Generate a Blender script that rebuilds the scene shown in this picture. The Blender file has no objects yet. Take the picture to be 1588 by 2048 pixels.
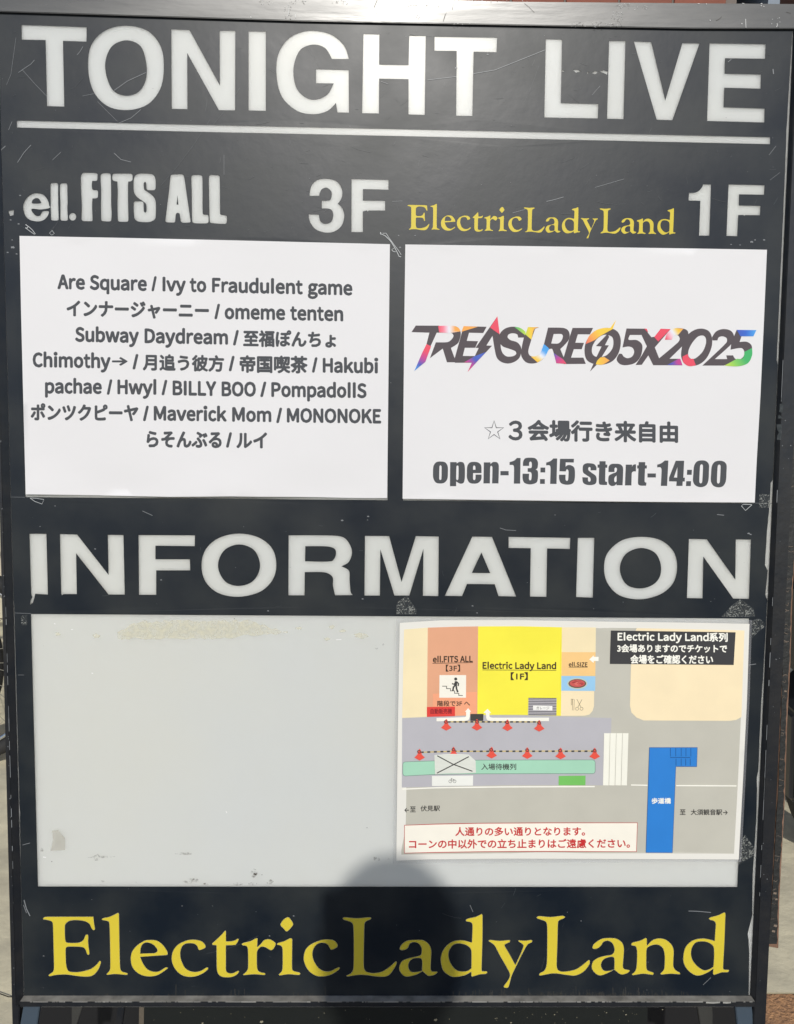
import bpy, bmesh, math, random
import numpy as np
from mathutils import Vector, Matrix
from mathutils.geometry import delaunay_2d_cdt
R = math.radians
random.seed(7)
S = bpy.context.scene
C = S.collection

# ------------------------------------------------------------ camera, sky, sun
F, PW, PH = 1650.0, 1588.0, 2048.0
TILT = R(8)                                   # the board leans back
H_CAM, DIST = 1.35, 0.932
V3 = lambda *a: Vector(a).normalized()
uc = V3(71400, -776, -1650)
vc = V3(274, 21476, 1650)
vc = (vc - uc * uc.dot(vc)).normalized()
nc = uc.cross(vc)
BU = Vector((1, 0, 0)); BV = Vector((0, math.sin(TILT), math.cos(TILT))); BN = BU.cross(BV)
Mw = Matrix((BU, BV, BN)).transposed()
Mc = Matrix((uc, vc, nc)).transposed()
RC = Mw @ Mc.transposed()
CAM = Vector((0, 0, H_CAM))
P0 = CAM + RC @ Vector((0, 0, -DIST))
cd = bpy.data.cameras.new('camera'); cam = bpy.data.objects.new('camera', cd); C.objects.link(cam)
cam.matrix_world = Matrix.Translation(CAM) @ RC.to_4x4()
cd.sensor_fit = 'VERTICAL'; cd.sensor_height = 36; cd.lens = F / PH * 36
cd.clip_start = 0.01; cd.clip_end = 500
S.camera = cam
SUN_EL, SUN_AZ = R(37), R(1.5)                # azimuth: to the viewer's right of the board's front
w = bpy.data.worlds.new('World'); S.world = w; w.use_nodes = True
nt = w.node_tree
sky = nt.nodes.new('ShaderNodeTexSky'); sky.sky_type = 'NISHITA'; sky.sun_disc = False
sky.sun_elevation = SUN_EL; sky.sun_rotation = math.pi - SUN_AZ
bg = nt.nodes['Background']; bg.inputs[1].default_value = 0.1
nt.links.new(sky.outputs[0], bg.inputs[0])
sd = bpy.data.lights.new('sun', 'SUN'); sd.energy = 2.75; sd.angle = R(0.75); sd.color = (1, .965, .9)
so = bpy.data.objects.new('sun', sd); C.objects.link(so)
SUNV = Vector((math.sin(SUN_AZ) * math.cos(SUN_EL), -math.cos(SUN_AZ) * math.cos(SUN_EL), math.sin(SUN_EL)))
so.rotation_euler = SUNV.to_track_quat('Z', 'Y').to_euler()
S.view_settings.view_transform = 'Standard'; S.view_settings.look = 'None'
S.view_settings.exposure = 0.0; S.view_settings.gamma = 1

# ------------------------------------------------------------ helpers
def ray(x, y):
    return RC @ Vector(((x - PW / 2) / F, -(y - PH / 2) / F, -1))
def at(x, y, d=0.0):
    """point on the sheet that lies d metres in front of the board's plane"""
    r = ray(x, y)
    return CAM + r * (((P0 - CAM).dot(BN) + d) / r.dot(BN))
def ground_at(x, y, z=0):
    r = ray(x, y); return CAM + r * ((z - CAM.z) / r.z)
def wall_at(x, y, Y):
    r = ray(x, y); return CAM + r * (Y / r.y)

def lin(c):
    return tuple(((v / 255 + .055) / 1.055) ** 2.4 if v > 10 else v / 255 / 12.92 for v in c)
MATS = {}
def mat(name, col, rough=.5, metal=0, spec=.5, bump=0, bscale=60, var=0, vscale=8, col2=None, sss=0, rad=.006, coat=0, stretch=(1, 1, 1), detail=6, rvar=0, blur=None):
    if name in MATS: return MATS[name]
    m = bpy.data.materials.new(name); m.use_nodes = True; n = m.node_tree; N = n.nodes; L = n.links
    b = N['Principled BSDF']
    b.inputs['Base Color'].default_value = (*col, 1); b.inputs['Roughness'].default_value = rough
    b.inputs['Metallic'].default_value = metal; b.inputs['Specular IOR Level'].default_value = spec
    if coat: b.inputs['Coat Weight'].default_value = coat; b.inputs['Coat Roughness'].default_value = .08
    if sss:
        b.subsurface_method = 'RANDOM_WALK'
        b.inputs['Subsurface Weight'].default_value = sss
        b.inputs['Subsurface Radius'].default_value = (1, 1, 1); b.inputs['Subsurface Scale'].default_value = rad
    tc = N.new('ShaderNodeTexCoord'); mp = N.new('ShaderNodeMapping'); mp.inputs['Scale'].default_value = stretch
    L.new(tc.outputs['Object'], mp.inputs[0])
    if var or rvar:
        no = N.new('ShaderNodeTexNoise'); no.inputs['Scale'].default_value = vscale; no.inputs['Detail'].default_value = detail
        L.new(mp.outputs[0], no.inputs[0])
        if var:
            mr = N.new('ShaderNodeMapRange'); mr.inputs[1].default_value = .35; mr.inputs[2].default_value = .7
            L.new(no.outputs[0], mr.inputs[0])
            mx = N.new('ShaderNodeMix'); mx.data_type = 'RGBA'
            mx.inputs[6].default_value = (*col, 1); mx.inputs[7].default_value = (*(col2 or [c * (1 - var) for c in col]), 1)
            L.new(mr.outputs[0], mx.inputs[0]); L.new(mx.outputs[2], b.inputs['Base Color'])
        if rvar:
            m2 = N.new('ShaderNodeMapRange'); m2.inputs[1].default_value = .3; m2.inputs[2].default_value = .7
            m2.inputs[3].default_value = rough - rvar; m2.inputs[4].default_value = rough + rvar
            L.new(no.outputs[0], m2.inputs[0]); L.new(m2.outputs[0], b.inputs['Roughness'])
    if bump:
        nb = N.new('ShaderNodeTexNoise'); nb.inputs['Scale'].default_value = bscale; nb.inputs['Detail'].default_value = 5
        L.new(mp.outputs[0], nb.inputs[0])
        bn = N.new('ShaderNodeBump'); bn.inputs['Distance'].default_value = bump; bn.inputs['Strength'].default_value = 1
        L.new(nb.outputs[0], bn.inputs['Height']); L.new(bn.outputs[0], b.inputs['Normal'])
    MATS[name] = m
    return m
def ink(rgb, name=None, rough=.45):
    return mat(name or 'ink_%d_%d_%d' % rgb, lin(rgb), rough, var=.06, vscale=22)

def tag(o, label=None, cat=None, group=None, kind=None):
    if label: o['label'] = label
    if cat: o['category'] = cat
    if group: o['group'] = group
    if kind: o['kind'] = kind
    return o
def root(name, loc, label, cat, group=None, board=True):
    o = bpy.data.objects.new(name, None); C.objects.link(o); o.empty_display_size = .05
    o.matrix_world = Matrix.Translation(loc) @ (Mw.to_4x4() if board else Matrix())
    return tag(o, label, cat, group)
INV = {}
def link(name, verts, faces, m, parent=None, label=None, smooth=False, cols=None, mats=None):
    """verts are world points; the mesh is stored in its parent's space"""
    me = bpy.data.meshes.new(name)
    if parent is not None:
        iv = parent.matrix_world.inverted() if parent.parent is None else parent['_w'] if False else (parent.parent.matrix_world.inverted())
        verts = [iv @ v for v in verts]
    me.from_pydata([tuple(v) for v in verts], [], faces)
    if m: me.materials.append(m)
    if smooth: me.polygons.foreach_set('use_smooth', [True] * len(me.polygons))
    if cols is not None:
        a = me.color_attributes.new('Col', 'FLOAT_COLOR', 'POINT')
        a.data.foreach_set('color', np.array([(*c, 1) for c in cols], 'f').ravel())
    me.update()
    o = bpy.data.objects.new(name, me); C.objects.link(o)
    if parent is not None: o.parent = parent
    if label: o['label'] = label
    return o

# outlines: 'x,y' smooth point, 'x,yc' corner
def path(s, x0=0, y0=0, k=1.0, seg=5):
    P = []
    for t in s.split():
        c = t.endswith('c'); t = t.rstrip('c'); a, b = t.split(',')
        P.append((x0 + float(a) * k, y0 + float(b) * k, c))
    n = len(P); out = []
    for i in range(n):
        p1, p2 = P[i], P[(i + 1) % n]
        out.append((p1[0], p1[1]))
        if p1[2] and p2[2]: continue
        p0 = P[i - 1] if not p1[2] else p1
        p3 = P[(i + 2) % n] if not p2[2] else p2
        d = math.hypot(p2[0] - p1[0], p2[1] - p1[1])
        ns = max(1, min(seg, int(d / 1.6)))
        for j in range(1, ns):
            t = j / ns; q = []
            for a in (0, 1):
                m1 = (p2[a] - p0[a]) * .5; m2 = (p3[a] - p1[a]) * .5
                # limit tangents to the chord so unevenly spaced points do not overshoot
                l1 = math.hypot(p2[0] - p0[0], p2[1] - p0[1]) * .5 or 1; l2 = math.hypot(p3[0] - p1[0], p3[1] - p1[1]) * .5 or 1
                m1 *= min(1, d / l1); m2 *= min(1, d / l2)
                t2, t3 = t * t, t * t * t
                q.append((2*t3-3*t2+1)*p1[a] + (t3-2*t2+t)*m1 + (-2*t3+3*t2)*p2[a] + (t3-t2)*m2)
            out.append(tuple(q))
    return out
def ell(cx, cy, rx, ry, n=20, rot=0):
    return [(cx + rx * math.cos(a) * math.cos(rot) - ry * math.sin(a) * math.sin(rot), cy + rx * math.cos(a) * math.sin(rot) + ry * math.sin(a) * math.cos(rot)) for a in [2 * math.pi * i / n for i in range(n)]]
def shrink(p, e):
    n = len(p); A = sum(p[i][0] * p[(i+1) % n][1] - p[(i+1) % n][0] * p[i][1] for i in range(n)); s = 1 if A > 0 else -1
    out = []
    for i in range(n):
        ax, ay = p[i][0] - p[i-1][0], p[i][1] - p[i-1][1]; bx, by = p[(i+1) % n][0] - p[i][0], p[(i+1) % n][1] - p[i][1]
        la = math.hypot(ax, ay) or 1; lb = math.hypot(bx, by) or 1
        nx, ny = -(ay / la + by / lb), (ax / la + bx / lb); l = math.hypot(nx, ny) or 1
        out.append((p[i][0] + s * e * nx / l, p[i][1] + s * e * ny / l))
    return out

def tri(polys, step=0):
    """triangulate even-odd; returns 2-D verts, triangles"""
    pts = []; edges = []
    for p in polys:
        q = [p[0]]
        for v in p[1:]:
            if abs(v[0] - q[-1][0]) + abs(v[1] - q[-1][1]) > 1e-3: q.append(v)
        if abs(q[0][0] - q[-1][0]) + abs(q[0][1] - q[-1][1]) < 1e-3: q.pop()
        b = len(pts); pts += q; edges += [(b + i, b + (i + 1) % len(q)) for i in range(len(q))]
    if step:
        xs = [p[0] for p in pts]; ys = [p[1] for p in pts]
        y = min(ys) + step * .5
        while y < max(ys):
            x = min(xs) + step * .5
            while x < max(xs): pts.append((x + .01 * (y % 7), y)); x += step
            y += step
    v, e, f = delaunay_2d_cdt([Vector(p) for p in pts], edges, [], 0, 1e-5)[:3]
    v = np.array([tuple(a) for a in v]); f = np.array(f)
    c = v[f].mean(axis=1)
    ins = np.zeros(len(c), int)
    for p in polys:
        a = np.array(p); b = np.roll(a, -1, axis=0)
        for (x1, y1), (x2, y2) in zip(a, b):
            if y1 == y2: continue
            m = ((y1 > c[:, 1]) != (y2 > c[:, 1])) & (c[:, 0] < (x2 - x1) * (c[:, 1] - y1) / (y2 - y1) + x1)
            ins += m
    f = f[ins % 2 == 1]
    used = np.unique(f); mp = -np.ones(len(v), int); mp[used] = np.arange(len(used))
    return v[used], mp[f]
def face_up(v, f):
    """orient so the front looks at the viewer (image y runs down)"""
    out = []
    for t in f:
        a, b, c = v[t[0]], v[t[1]], v[t[2]]
        s = (b[0]-a[0])*(c[1]-a[1]) - (b[1]-a[1])*(c[0]-a[0])
        out.append(tuple(int(i) for i in (t if s < 0 else t[::-1])))
    return out
def sheet(name, polys, m, parent, d=0, step=0, label=None, colf=None, smooth=False):
    """flat or gently waved sheet; d is a number or a function of image position"""
    v, f = tri(polys, step)
    df = d if callable(d) else (lambda x, y: d)
    w = [at(x, y, df(x, y)) for x, y in v]
    return link(name, w, face_up(v, f), m, parent, label, smooth=smooth, cols=[colf(x, y) for x, y in v] if colf else None)
def prism(name, poly, d, depth, m, parent, label=None, bevel=0.0008, wob=0):
    """front face at d, straight back by depth"""
    v, f = tri([poly]); f = face_up(v, f); n = len(v)
    fr = [at(x, y, d) for x, y in v]; bk = [p - BN * depth for p in fr]
    faces = list(f) + [tuple(i + n for i in t[::-1]) for t in f]
    ed = {}
    for t in f:
        for i in range(3): ed[(t[i], t[(i+1) % 3])] = 1
    for (a, b) in ed:
        if (b, a) not in ed: faces.append((b, a, a + n, b + n))
    o = link(name, fr + bk, faces, m, parent, label)
    if bevel:
        bm = bmesh.new(); bm.from_mesh(o.data)
        bmesh.ops.dissolve_limit(bm, angle_limit=.01, verts=bm.verts, edges=bm.edges)
        bmesh.ops.bevel(bm, geom=[e for e in bm.edges if len(e.link_faces) == 2 and e.calc_face_angle() > .5], offset=bevel, segments=2, affect='EDGES', clamp_overlap=True)
        bm.to_mesh(o.data); bm.free()
    return o
def strip(pts, wd):
    """thin ribbon polygon(s) along a polyline, as quads"""
    V = []; Fc = []
    for i, p in enumerate(pts):
        a = pts[max(0, i-1)]; b = pts[min(len(pts)-1, i+1)]
        dx, dy = b[0]-a[0], b[1]-a[1]; l = math.hypot(dx, dy) or 1
        ww = (wd if not callable(wd) else wd(i / max(1, len(pts)-1))) / 2
        V += [(p[0] - dy / l * ww, p[1] + dx / l * ww), (p[0] + dy / l * ww, p[1] - dx / l * ww)]
        if i: k = 2 * i; Fc.append((k-2, k-1, k+1, k))
    return V, Fc
def strips(name, lines, m, parent, d, label=None):
    V = []; Fc = []
    for pts, wd in lines:
        v, f = strip(pts, wd); b = len(V); V += v; Fc += [tuple(b + i for i in q) for q in f]
    df = d if callable(d) else (lambda x, y: d)
    ff = []
    for q in Fc:
        a, b, c = V[q[0]], V[q[1]], V[q[2]]
        s = (b[0]-a[0])*(c[1]-a[1]) - (b[1]-a[1])*(c[0]-a[0])
        ff.append(q if s < 0 else q[::-1])
    return link(name, [at(x, y, df(x, y)) for x, y in V], ff, m, parent, label)

# text: glyph outlines of Blender's built-in font
_tc = {}
def glyphs(s, off):
    if (s, off) in _tc: return _tc[(s, off)]
    c = bpy.data.curves.new('t', 'FONT'); c.body = s; c.offset = off; c.resolution_u = 3
    o = bpy.data.objects.new('t', c); C.objects.link(o)
    dg = bpy.context.evaluated_depsgraph_get(); dg.update()
    ev = o.evaluated_get(dg); m = ev.to_mesh()
    V = np.array([v.co[:2] for v in m.vertices]); Fc = [tuple(p.vertices) for p in m.polygons]
    ev.to_mesh_clear(); bpy.data.objects.remove(o); bpy.data.curves.remove(c)
    _tc[(s, off)] = (V, Fc)
    return V, Fc
CAPU = 0.682
# humanist sans for latin words: full-width forms narrowed to proportional widths (advance, left and right bearing per 1000)
ADV = dict(A=(573, 5, 5), B=(608, 75, 35), C=(579, 40, 25), D=(640, 75, 40), E=(533, 75, 40), F=(515, 75, 30), G=(643, 40, 50), H=(671, 75, 75), I=(283, 75, 75), K=(620, 75, 5), L=(511, 75, 25), M=(790, 75, 75), N=(665, 75, 75), O=(690, 40, 40), P=(590, 75, 35), S=(549, 35, 35), T=(545, 20, 20), Y=(536, 0, 0), Z=(540, 35, 35),
 a=(533, 35, 60), b=(577, 65, 35), c=(467, 40, 20), d=(577, 35, 65), e=(532, 40, 35), f=(340, 20, 10), g=(546, 30, 10), h=(571, 65, 60), i=(275, 60, 60), k=(563, 65, 5), l=(285, 65, 45), m=(857, 65, 60), n=(571, 65, 60), o=(564, 40, 40), p=(577, 65, 35), q=(577, 35, 65), r=(398, 65, 5), s=(443, 25, 25), t=(376, 20, 20), u=(571, 60, 65), v=(530, 5, 5), w=(785, 15, 15), y=(528, 5, 5))
def glyphs_h(s):
    if ('h', s) in _tc: return _tc[('h', s)]
    V = []; Fc = []; x = 0
    for ch in s:
        if ch == ' ': x += .24; continue
        if ch in 'Il':
            hgt = CAPU * (1.0 if ch == 'I' else 1.075) * .733 / CAPU; b = len(V); x0 = x + (.10 if ch == 'I' else .095)
            V += [(x0, 0), (x0 + .085, 0), (x0 + .085, hgt), (x0, hgt)]; Fc.append((b, b + 1, b + 2, b + 3)); x += .285; continue
        if ch not in ADV: 
            g, f = glyphs(ch, 0); k = .733 / CAPU; g = g * k; x0, x1 = g[:, 0].min(), g[:, 0].max()
            b = len(V); V += [(x + .05 + (p[0] - x0), p[1]) for p in g]; Fc += [tuple(b + i for i in q) for q in f]; x += (x1 - x0) + .1; continue
        g, f = glyphs(chr(ord(ch) + 0xFEE0), 0); a, lb, rb = (t / 1000 for t in ADV[ch])
        x0, x1 = g[:, 0].min(), g[:, 0].max(); wd = a - lb - rb - .03
        b = len(V); k = (wd / (x1 - x0)) if ch not in 'Iil' else 1.0
        ox = x + lb + .015 if ch not in 'Iil' else x + a / 2 - (x1 - x0) / 2
        V += [(ox + (p[0] - x0) * k, p[1]) for p in g]; Fc += [tuple(b + i for i in q) for q in f]; x += a
    hh = glyphs('\uff28', 0)[0]; c = hh[:, 1].max()
    V = np.array(V); V[:, 1] *= CAPU / c
    _tc[('h', s)] = (V, Fc)
    return V, Fc
def words(name, items, m, parent, d, label=None, off=.02):
    """items: ('b', str, xl, xr, base_l, dy, cap)  latin on a baseline, or ('k', str, xl, xr, top, bottom, dy) fitted box"""
    V = []; Fc = []; Z = []
    dirs = [(0, 0)] if off < .004 else [(0, 0)] + [(math.cos(a), math.sin(a)) for a in (.4, 1.45, 2.5, 3.54, 4.6, 5.64)]
    for it, (li, (sx, sy)) in [(it, ld) for it in items for ld in enumerate(dirs)]:
        s = it[1]; g, f = glyphs_h(s) if it[0] == 'b' and s != '/' and not s.isdigit() else glyphs(s, 0); xl, xr = it[2], it[3]
        gx0, gx1 = g[:, 0].min(), g[:, 0].max(); gy0, gy1 = g[:, 1].min(), g[:, 1].max()
        X = xl + (g[:, 0] - gx0) / (gx1 - gx0) * (xr - xl); t = (X - xl) / max(1, xr - xl)
        if it[0] == 'b':
            base, dy, cap = it[4:7]; Y = base - g[:, 1] * cap / CAPU + t * dy
        else:
            top, bot, dy = it[4:7]; Y = top + (gy1 - g[:, 1]) / (gy1 - gy0) * (bot - top) + t * dy
        em = (gy1 - gy0); em = (it[6] / CAPU if it[0] == 'b' else (it[5] - it[4]) / max(em, .5)); e = off * em
        X = X + (1 - 2 * t) * e + sx * e; Y = Y + sy * e
        b = len(V); V += list(zip(X, Y)); Z += [li * .000006] * len(X)
        for q in f:
            q = tuple(b + i for i in q)
            a_, b_, c_ = V[q[0]], V[q[1]], V[q[2]]
            sg = (b_[0]-a_[0])*(c_[1]-a_[1]) - (b_[1]-a_[1])*(c_[0]-a_[0])
            Fc.append(q if sg < 0 else q[::-1])
    df = d if callable(d) else (lambda x, y: d)
    return link(name, [at(x, y, df(x, y) + z) for (x, y), z in zip(V, Z)], Fc, m, parent, label)

# ------------------------------------------------------------ materials
film = mat('dark_vinyl', (.0045, .009, .016), .40, spec=.37, bump=.00010, bscale=90, var=1, vscale=13, col2=(.022, .026, .028), rvar=.04, detail=9)
acr = mat('milk_acrylic', (.665, .69, .665), .30, spec=.35, sss=1, rad=.022, var=1, vscale=3, col2=(.69, .70, .635))
yel = mat('yellow_vinyl', (.69, .55, .045), .45, spec=.3, var=.06, vscale=20)
paper = mat('paper', (.765, .752, .75), .7, spec=.2, bump=.0012, bscale=9, detail=2)
lamp = mat('laminated_paper', (.80, .78, .715), .32, spec=.35, bump=.0001, bscale=12)
black = mat('black_paint', (.012, .014, .018), .33, spec=.5, bump=.0003, bscale=120, var=1, vscale=40, col2=(.022, .022, .023))
barp = mat('scuffed_black_gloss', (.085, .085, .08), .34, spec=.8, bump=.0011, bscale=34, stretch=(.16, 1, 1.5), rvar=.10, vscale=22)
grey = mat('ink_grey', (.080, .084, .091), .7, spec=.2)
logod = mat('ink_logo_dark', (.105, .088, .095), .7, spec=.2)
scr = mat('scratch_white', (.22, .23, .24), .42, spec=.4)
scrf = mat('scratch_faint', (.055, .062, .068), .42, spec=.42)
scrb = mat('chip_and_crinkle_bright', (.6, .6, .58), .5)
dust = mat('dust', (.33, .31, .27), .9, var=.5, vscale=60)

# ------------------------------------------------------------ traced lettering (photo pixels)
K1 = 800 / 1588
KA = 200 / 1588; KE = 220 / 1588; KG = 170 / 1588
YEL = [  # (letter, [outline, holes...])
 ('E', 80, 1810, KA, ["45,212 75,188 120,183 850,183c 862,290 875,385 850,405 815,370 780,300 700,258 570,243 470,255 410,300 398,350 400,480 408,570 430,595 600,597 680,560 720,480 745,465 768,480 768,600 788,775 765,797 740,770 720,710 680,675 600,665 440,665 412,690 415,900 425,980 450,1040 500,1060 620,1060 800,1015 900,940 945,885 970,895 970,920 920,1040 820,1130 650,1138 420,1108 250,1115 150,1135 133,1115 160,1090 205,1055 218,1000 212,700 200,300 180,262 110,240 50,230"]),
 ('l', 80, 1810, KA, ["978,225 1005,205 1100,185 1180,150 1240,122 1256,135 1265,600 1275,980 1300,1050 1385,1078 1398,1095 1380,1113 1180,1100 1060,1113 1055,1095 1095,1050 1112,1000 1108,600 1098,290 1080,260 985,240"]),
 ('e', 240, 1810, KA, ["480,552 390,565 270,640 190,740 167,850 190,980 270,1075 370,1125 490,1138 600,1115 720,1040 765,1000 748,988 720,990 620,1050 530,1055 440,1020 370,930 335,850 325,825c 735,798c 760,785 750,730 680,630 590,565", "325,770c 330,700 350,640 390,605 450,600 530,635 585,700 590,735 550,762c"]),
 ('c', 240, 1810, KA, ["1080,555 1200,550 1300,575 1350,625 1362,670 1320,700 1260,720 1240,700 1220,650 1170,615 1050,615 985,665 960,760 970,860 1030,990 1110,1045 1200,1060 1290,1040 1370,990 1400,995 1405,1015 1330,1080 1220,1130 1110,1145 990,1120 890,1040 830,930 818,820 850,710 930,620"]),
 ('t', 410, 1810, KA, ["108,615 160,565 250,480 320,403 335,415c 335,575c 420,572 470,560 520,532 540,540 520,590 485,635 460,640 335,643c 335,900 337,1040 370,1075 440,1080 530,1040 545,1055 510,1105 430,1145 330,1152 250,1135 200,1080 183,990 180,643c 118,635"]),
 ('r', 410, 1810, KA, ["582,615 610,598 720,570 810,525 835,530 835,600 830,665c 880,620 940,555 1010,540 1070,560 1125,610 1100,680 1060,720 1020,710 960,675 900,665 850,700 828,760 830,980 850,1045 900,1070 955,1080 962,1100 945,1115 780,1103 615,1118 598,1105 650,1060 680,1000 677,700 655,655 590,640"]),
 ('i', 410, 1810, KA, ["1140,618 1160,600 1260,570 1350,525 1380,530 1388,560 1385,980 1400,1040 1500,1070 1518,1090 1495,1115 1330,1103 1185,1122 1167,1105 1210,1060 1228,1000 1228,700 1205,650 1145,635"]),
 ('dot', 410, 1810, KA, ["1310,190 1345,205 1403,300 1370,360 1298,423 1240,370 1195,315 1240,235"]),
 ('c', 590, 1810, KA, ["500,543 590,550 650,585 680,640 670,670 620,700 575,713 555,690 520,635 470,607 400,605 330,645 285,730 285,830 320,920 390,1010 480,1050 570,1045 640,1010 700,985 715,1000 690,1035 570,1110 440,1138 330,1125 220,1050 150,930 135,830 165,710 240,630 340,580 430,550"]),
 ('L', 590, 1810, KA, ["755,212 790,192 980,207 1180,192 1215,205 1205,225 1125,265 1105,310 1098,600 1095,960 1115,1040 1180,1070 1260,1078 1380,1055 1500,980 1600,893 1619,910 1600,970 1509,1102 1430,1140 1300,1138 1050,1110 830,1138 812,1120 890,1080 925,1000 930,600 922,330 890,275 775,235"]),
 ('a', 780, 1820, KE, ["385,428 480,435 560,490 597,580 595,700 590,850 610,885 680,887 688,900 640,940 560,955 530,940 470,885c 380,935 250,965 190,945 140,880 132,820 170,740 250,700 360,675 440,650 455,600 450,540 410,485 350,467 290,485 260,545 220,575 160,582 138,560 165,500 250,440", "330,705 430,695 460,725 460,875c 400,890 310,890 270,840 275,760"]),
 ('d', 780, 1820, KE, ["1325,55 1338,70 1338,400 1325,860 1330,882 1395,882 1407,905 1380,925 1300,932 1185,965 1172,955 1172,895c 1080,945 930,970 840,940 760,860 730,720 755,600 830,500 930,445 1050,435 1180,468c 1185,350 1187,210 1165,180 1100,165 1095,140 1130,120 1240,95", "990,485 1090,505 1150,545 1172,600 1172,840c 1120,875 1040,885 960,865 890,790 850,690 855,590 910,510"]),
 ('y', 960, 1820, KE, ["120,440 150,430 280,442 420,432 440,445 430,465 360,500 362,525 430,640 510,790c 580,640 620,540 625,510 600,485 555,455 550,435 650,440 740,430 758,445 745,470 690,500 620,620 540,780 460,950 410,1118 345,1120 340,1100 410,1000 430,935 400,860 280,650 205,510 130,455"]),
 ('L', 960, 1820, KE, ["815,105 850,85 1020,98 1190,80 1232,100 1215,120 1140,155 1128,200 1120,500 1110,780 1120,850 1160,882 1240,885 1380,855 1480,790 1570,718 1588,740 1580,790 1500,890 1380,948 1250,940 1060,918 870,950 850,935 870,905 930,870 960,780 968,500 965,220 940,165 825,125"]),
 ('a', 1160, 1820, KG, ["590,520 690,535 790,610 825,720 815,900 805,1050 830,1100 920,1118 935,1135 890,1180 790,1210 730,1190 640,1118c 540,1170 400,1225 310,1205 230,1120 215,1040 250,950 340,890 460,855 580,835 630,790 640,720 600,620 520,578 440,600 400,660 340,715 255,732 228,700 260,630 380,545 480,522", "520,890 610,878 638,910 638,1108c 560,1130 450,1130 400,1060 400,1000 440,930"]),
 ('n', 1160, 1820, KG, ["955,635 980,605 1120,570 1225,520 1250,530 1253,660c 1340,570 1440,530 1520,530 1608,555 1708,640 1753,750 1750,900 1748,1050 1788,1120 1868,1170 1878,1195 1863,1205 1688,1195 1518,1210 1498,1190 1548,1135 1573,1080 1578,850 1548,720 1478,660 1400,650 1300,680 1250,730 1243,900 1245,1080 1270,1130 1370,1165 1382,1190 1360,1215 1180,1195 985,1222 965,1200 1020,1150 1050,1080 1062,900 1060,750 1035,680 965,665"]),
 ('d', 1300, 1820, KG, ["1385,42 1412,60 1410,200 1395,600 1370,1080 1385,1110 1470,1115 1482,1135 1455,1165 1340,1170 1200,1215 1175,1195 1180,1100c 1090,1165 940,1225 830,1215 700,1120 625,980 625,820 670,680 790,570 950,530 1080,540 1205,575c 1215,400 1225,260 1195,210 1120,185 1097,155 1140,130 1270,95", "975,590 1070,605 1160,655 1190,720 1192,900 1180,1060c 1090,1110 1000,1120 890,1050 800,940 770,820 790,700 860,610"]),
]
YP = [(n, [path(s, x, y, k) for s in ss]) for n, x, y, k, ss in YEL]
# the small copy of the same lettering: one similarity on the board's plane
def bd(x, y):
    p = at(x, y) - P0; return complex(p.dot(BU), p.dot(BV))
def unbd(z):
    p = P0 + BU * z.real + BV * z.imag - CAM; q = RC.transposed() @ p
    return (PW / 2 - F * q.x / q.z, PH / 2 + F * q.y / q.z)
_a, _b = bd(85.7, 1836.7), bd(1458.6, 1941.5); _c, _d = bd(814.9, 411), bd(1351.2, 465.8)
_s = (_d - _c) / (_b - _a)
YS = [(n, [[unbd(_c + (bd(*q) - _a) * _s) for q in p[::2]] for p in ps]) for n, ps in YP]

def big(x0, y0, k, *ss): return [path(s, x0, y0, k) for s in ss]
UP = []   # openings in the upper film
UP += big(0, 0, K1,
 "86,99c 344,108c 343,165c 250,162c 255,423c 187,421c 181,159c 86,157c",
 "505,102 590,125 640,190 650,275 635,355 585,415 505,437 425,420 370,360 350,270 362,180 420,120", "505,160 560,185 582,260 578,320 550,365 500,380 450,360 422,300 420,235 448,180",
 "680,116c 752,119c 873,340c 872,122c 934,122c 933,438c 869,437c 743,210c 744,433c 682,432c",
 "987,124c 1055,125c 1055,440c 987,438c",
 "1385,234c 1318,234c 1290,190 1240,177 1190,200 1165,270 1175,345 1210,385 1255,395 1300,375 1325,331c 1255,330c 1255,274c 1384,278c 1385,447c 1340,446c 1334,408c 1300,440 1245,453 1180,440 1120,385 1098,300 1105,215 1150,150 1225,122 1310,135 1365,180",
 "1443,134c 1506,136c 1505,256c 1622,258c 1625,141c 1690,142c 1686,456c 1622,454c 1622,314c 1505,312c 1504,450c 1438,449c")
UP += big(788, 0, K1,
 "161,145c 409,149c 407,207c 316,205c 311,460c 247,459c 249,202c 161,201c",
 "603,155c 667,157c 662,409c 811,413c 809,470c 597,466c",
 "854,162c 919,163c 911,473c 846,471c",
 "952,164c 1021,167c 1077,400c 1145,171c 1213,172c 1105,477c 1043,475c",
 "1253,172c 1475,176c 1473,233c 1314,231c 1312,293c 1456,296c 1455,352c 1311,348c 1308,426c 1471,431c 1470,486c 1243,480c")
UP += [[(33.8, 241.3), (400, 249.8), (800, 258.3), (1200, 267), (1540.1, 274.6), (1540.1, 288.2), (1200, 280.7), (800, 272), (400, 263.5), (33.8, 255)]]
KF = 210 / 1588
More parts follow.
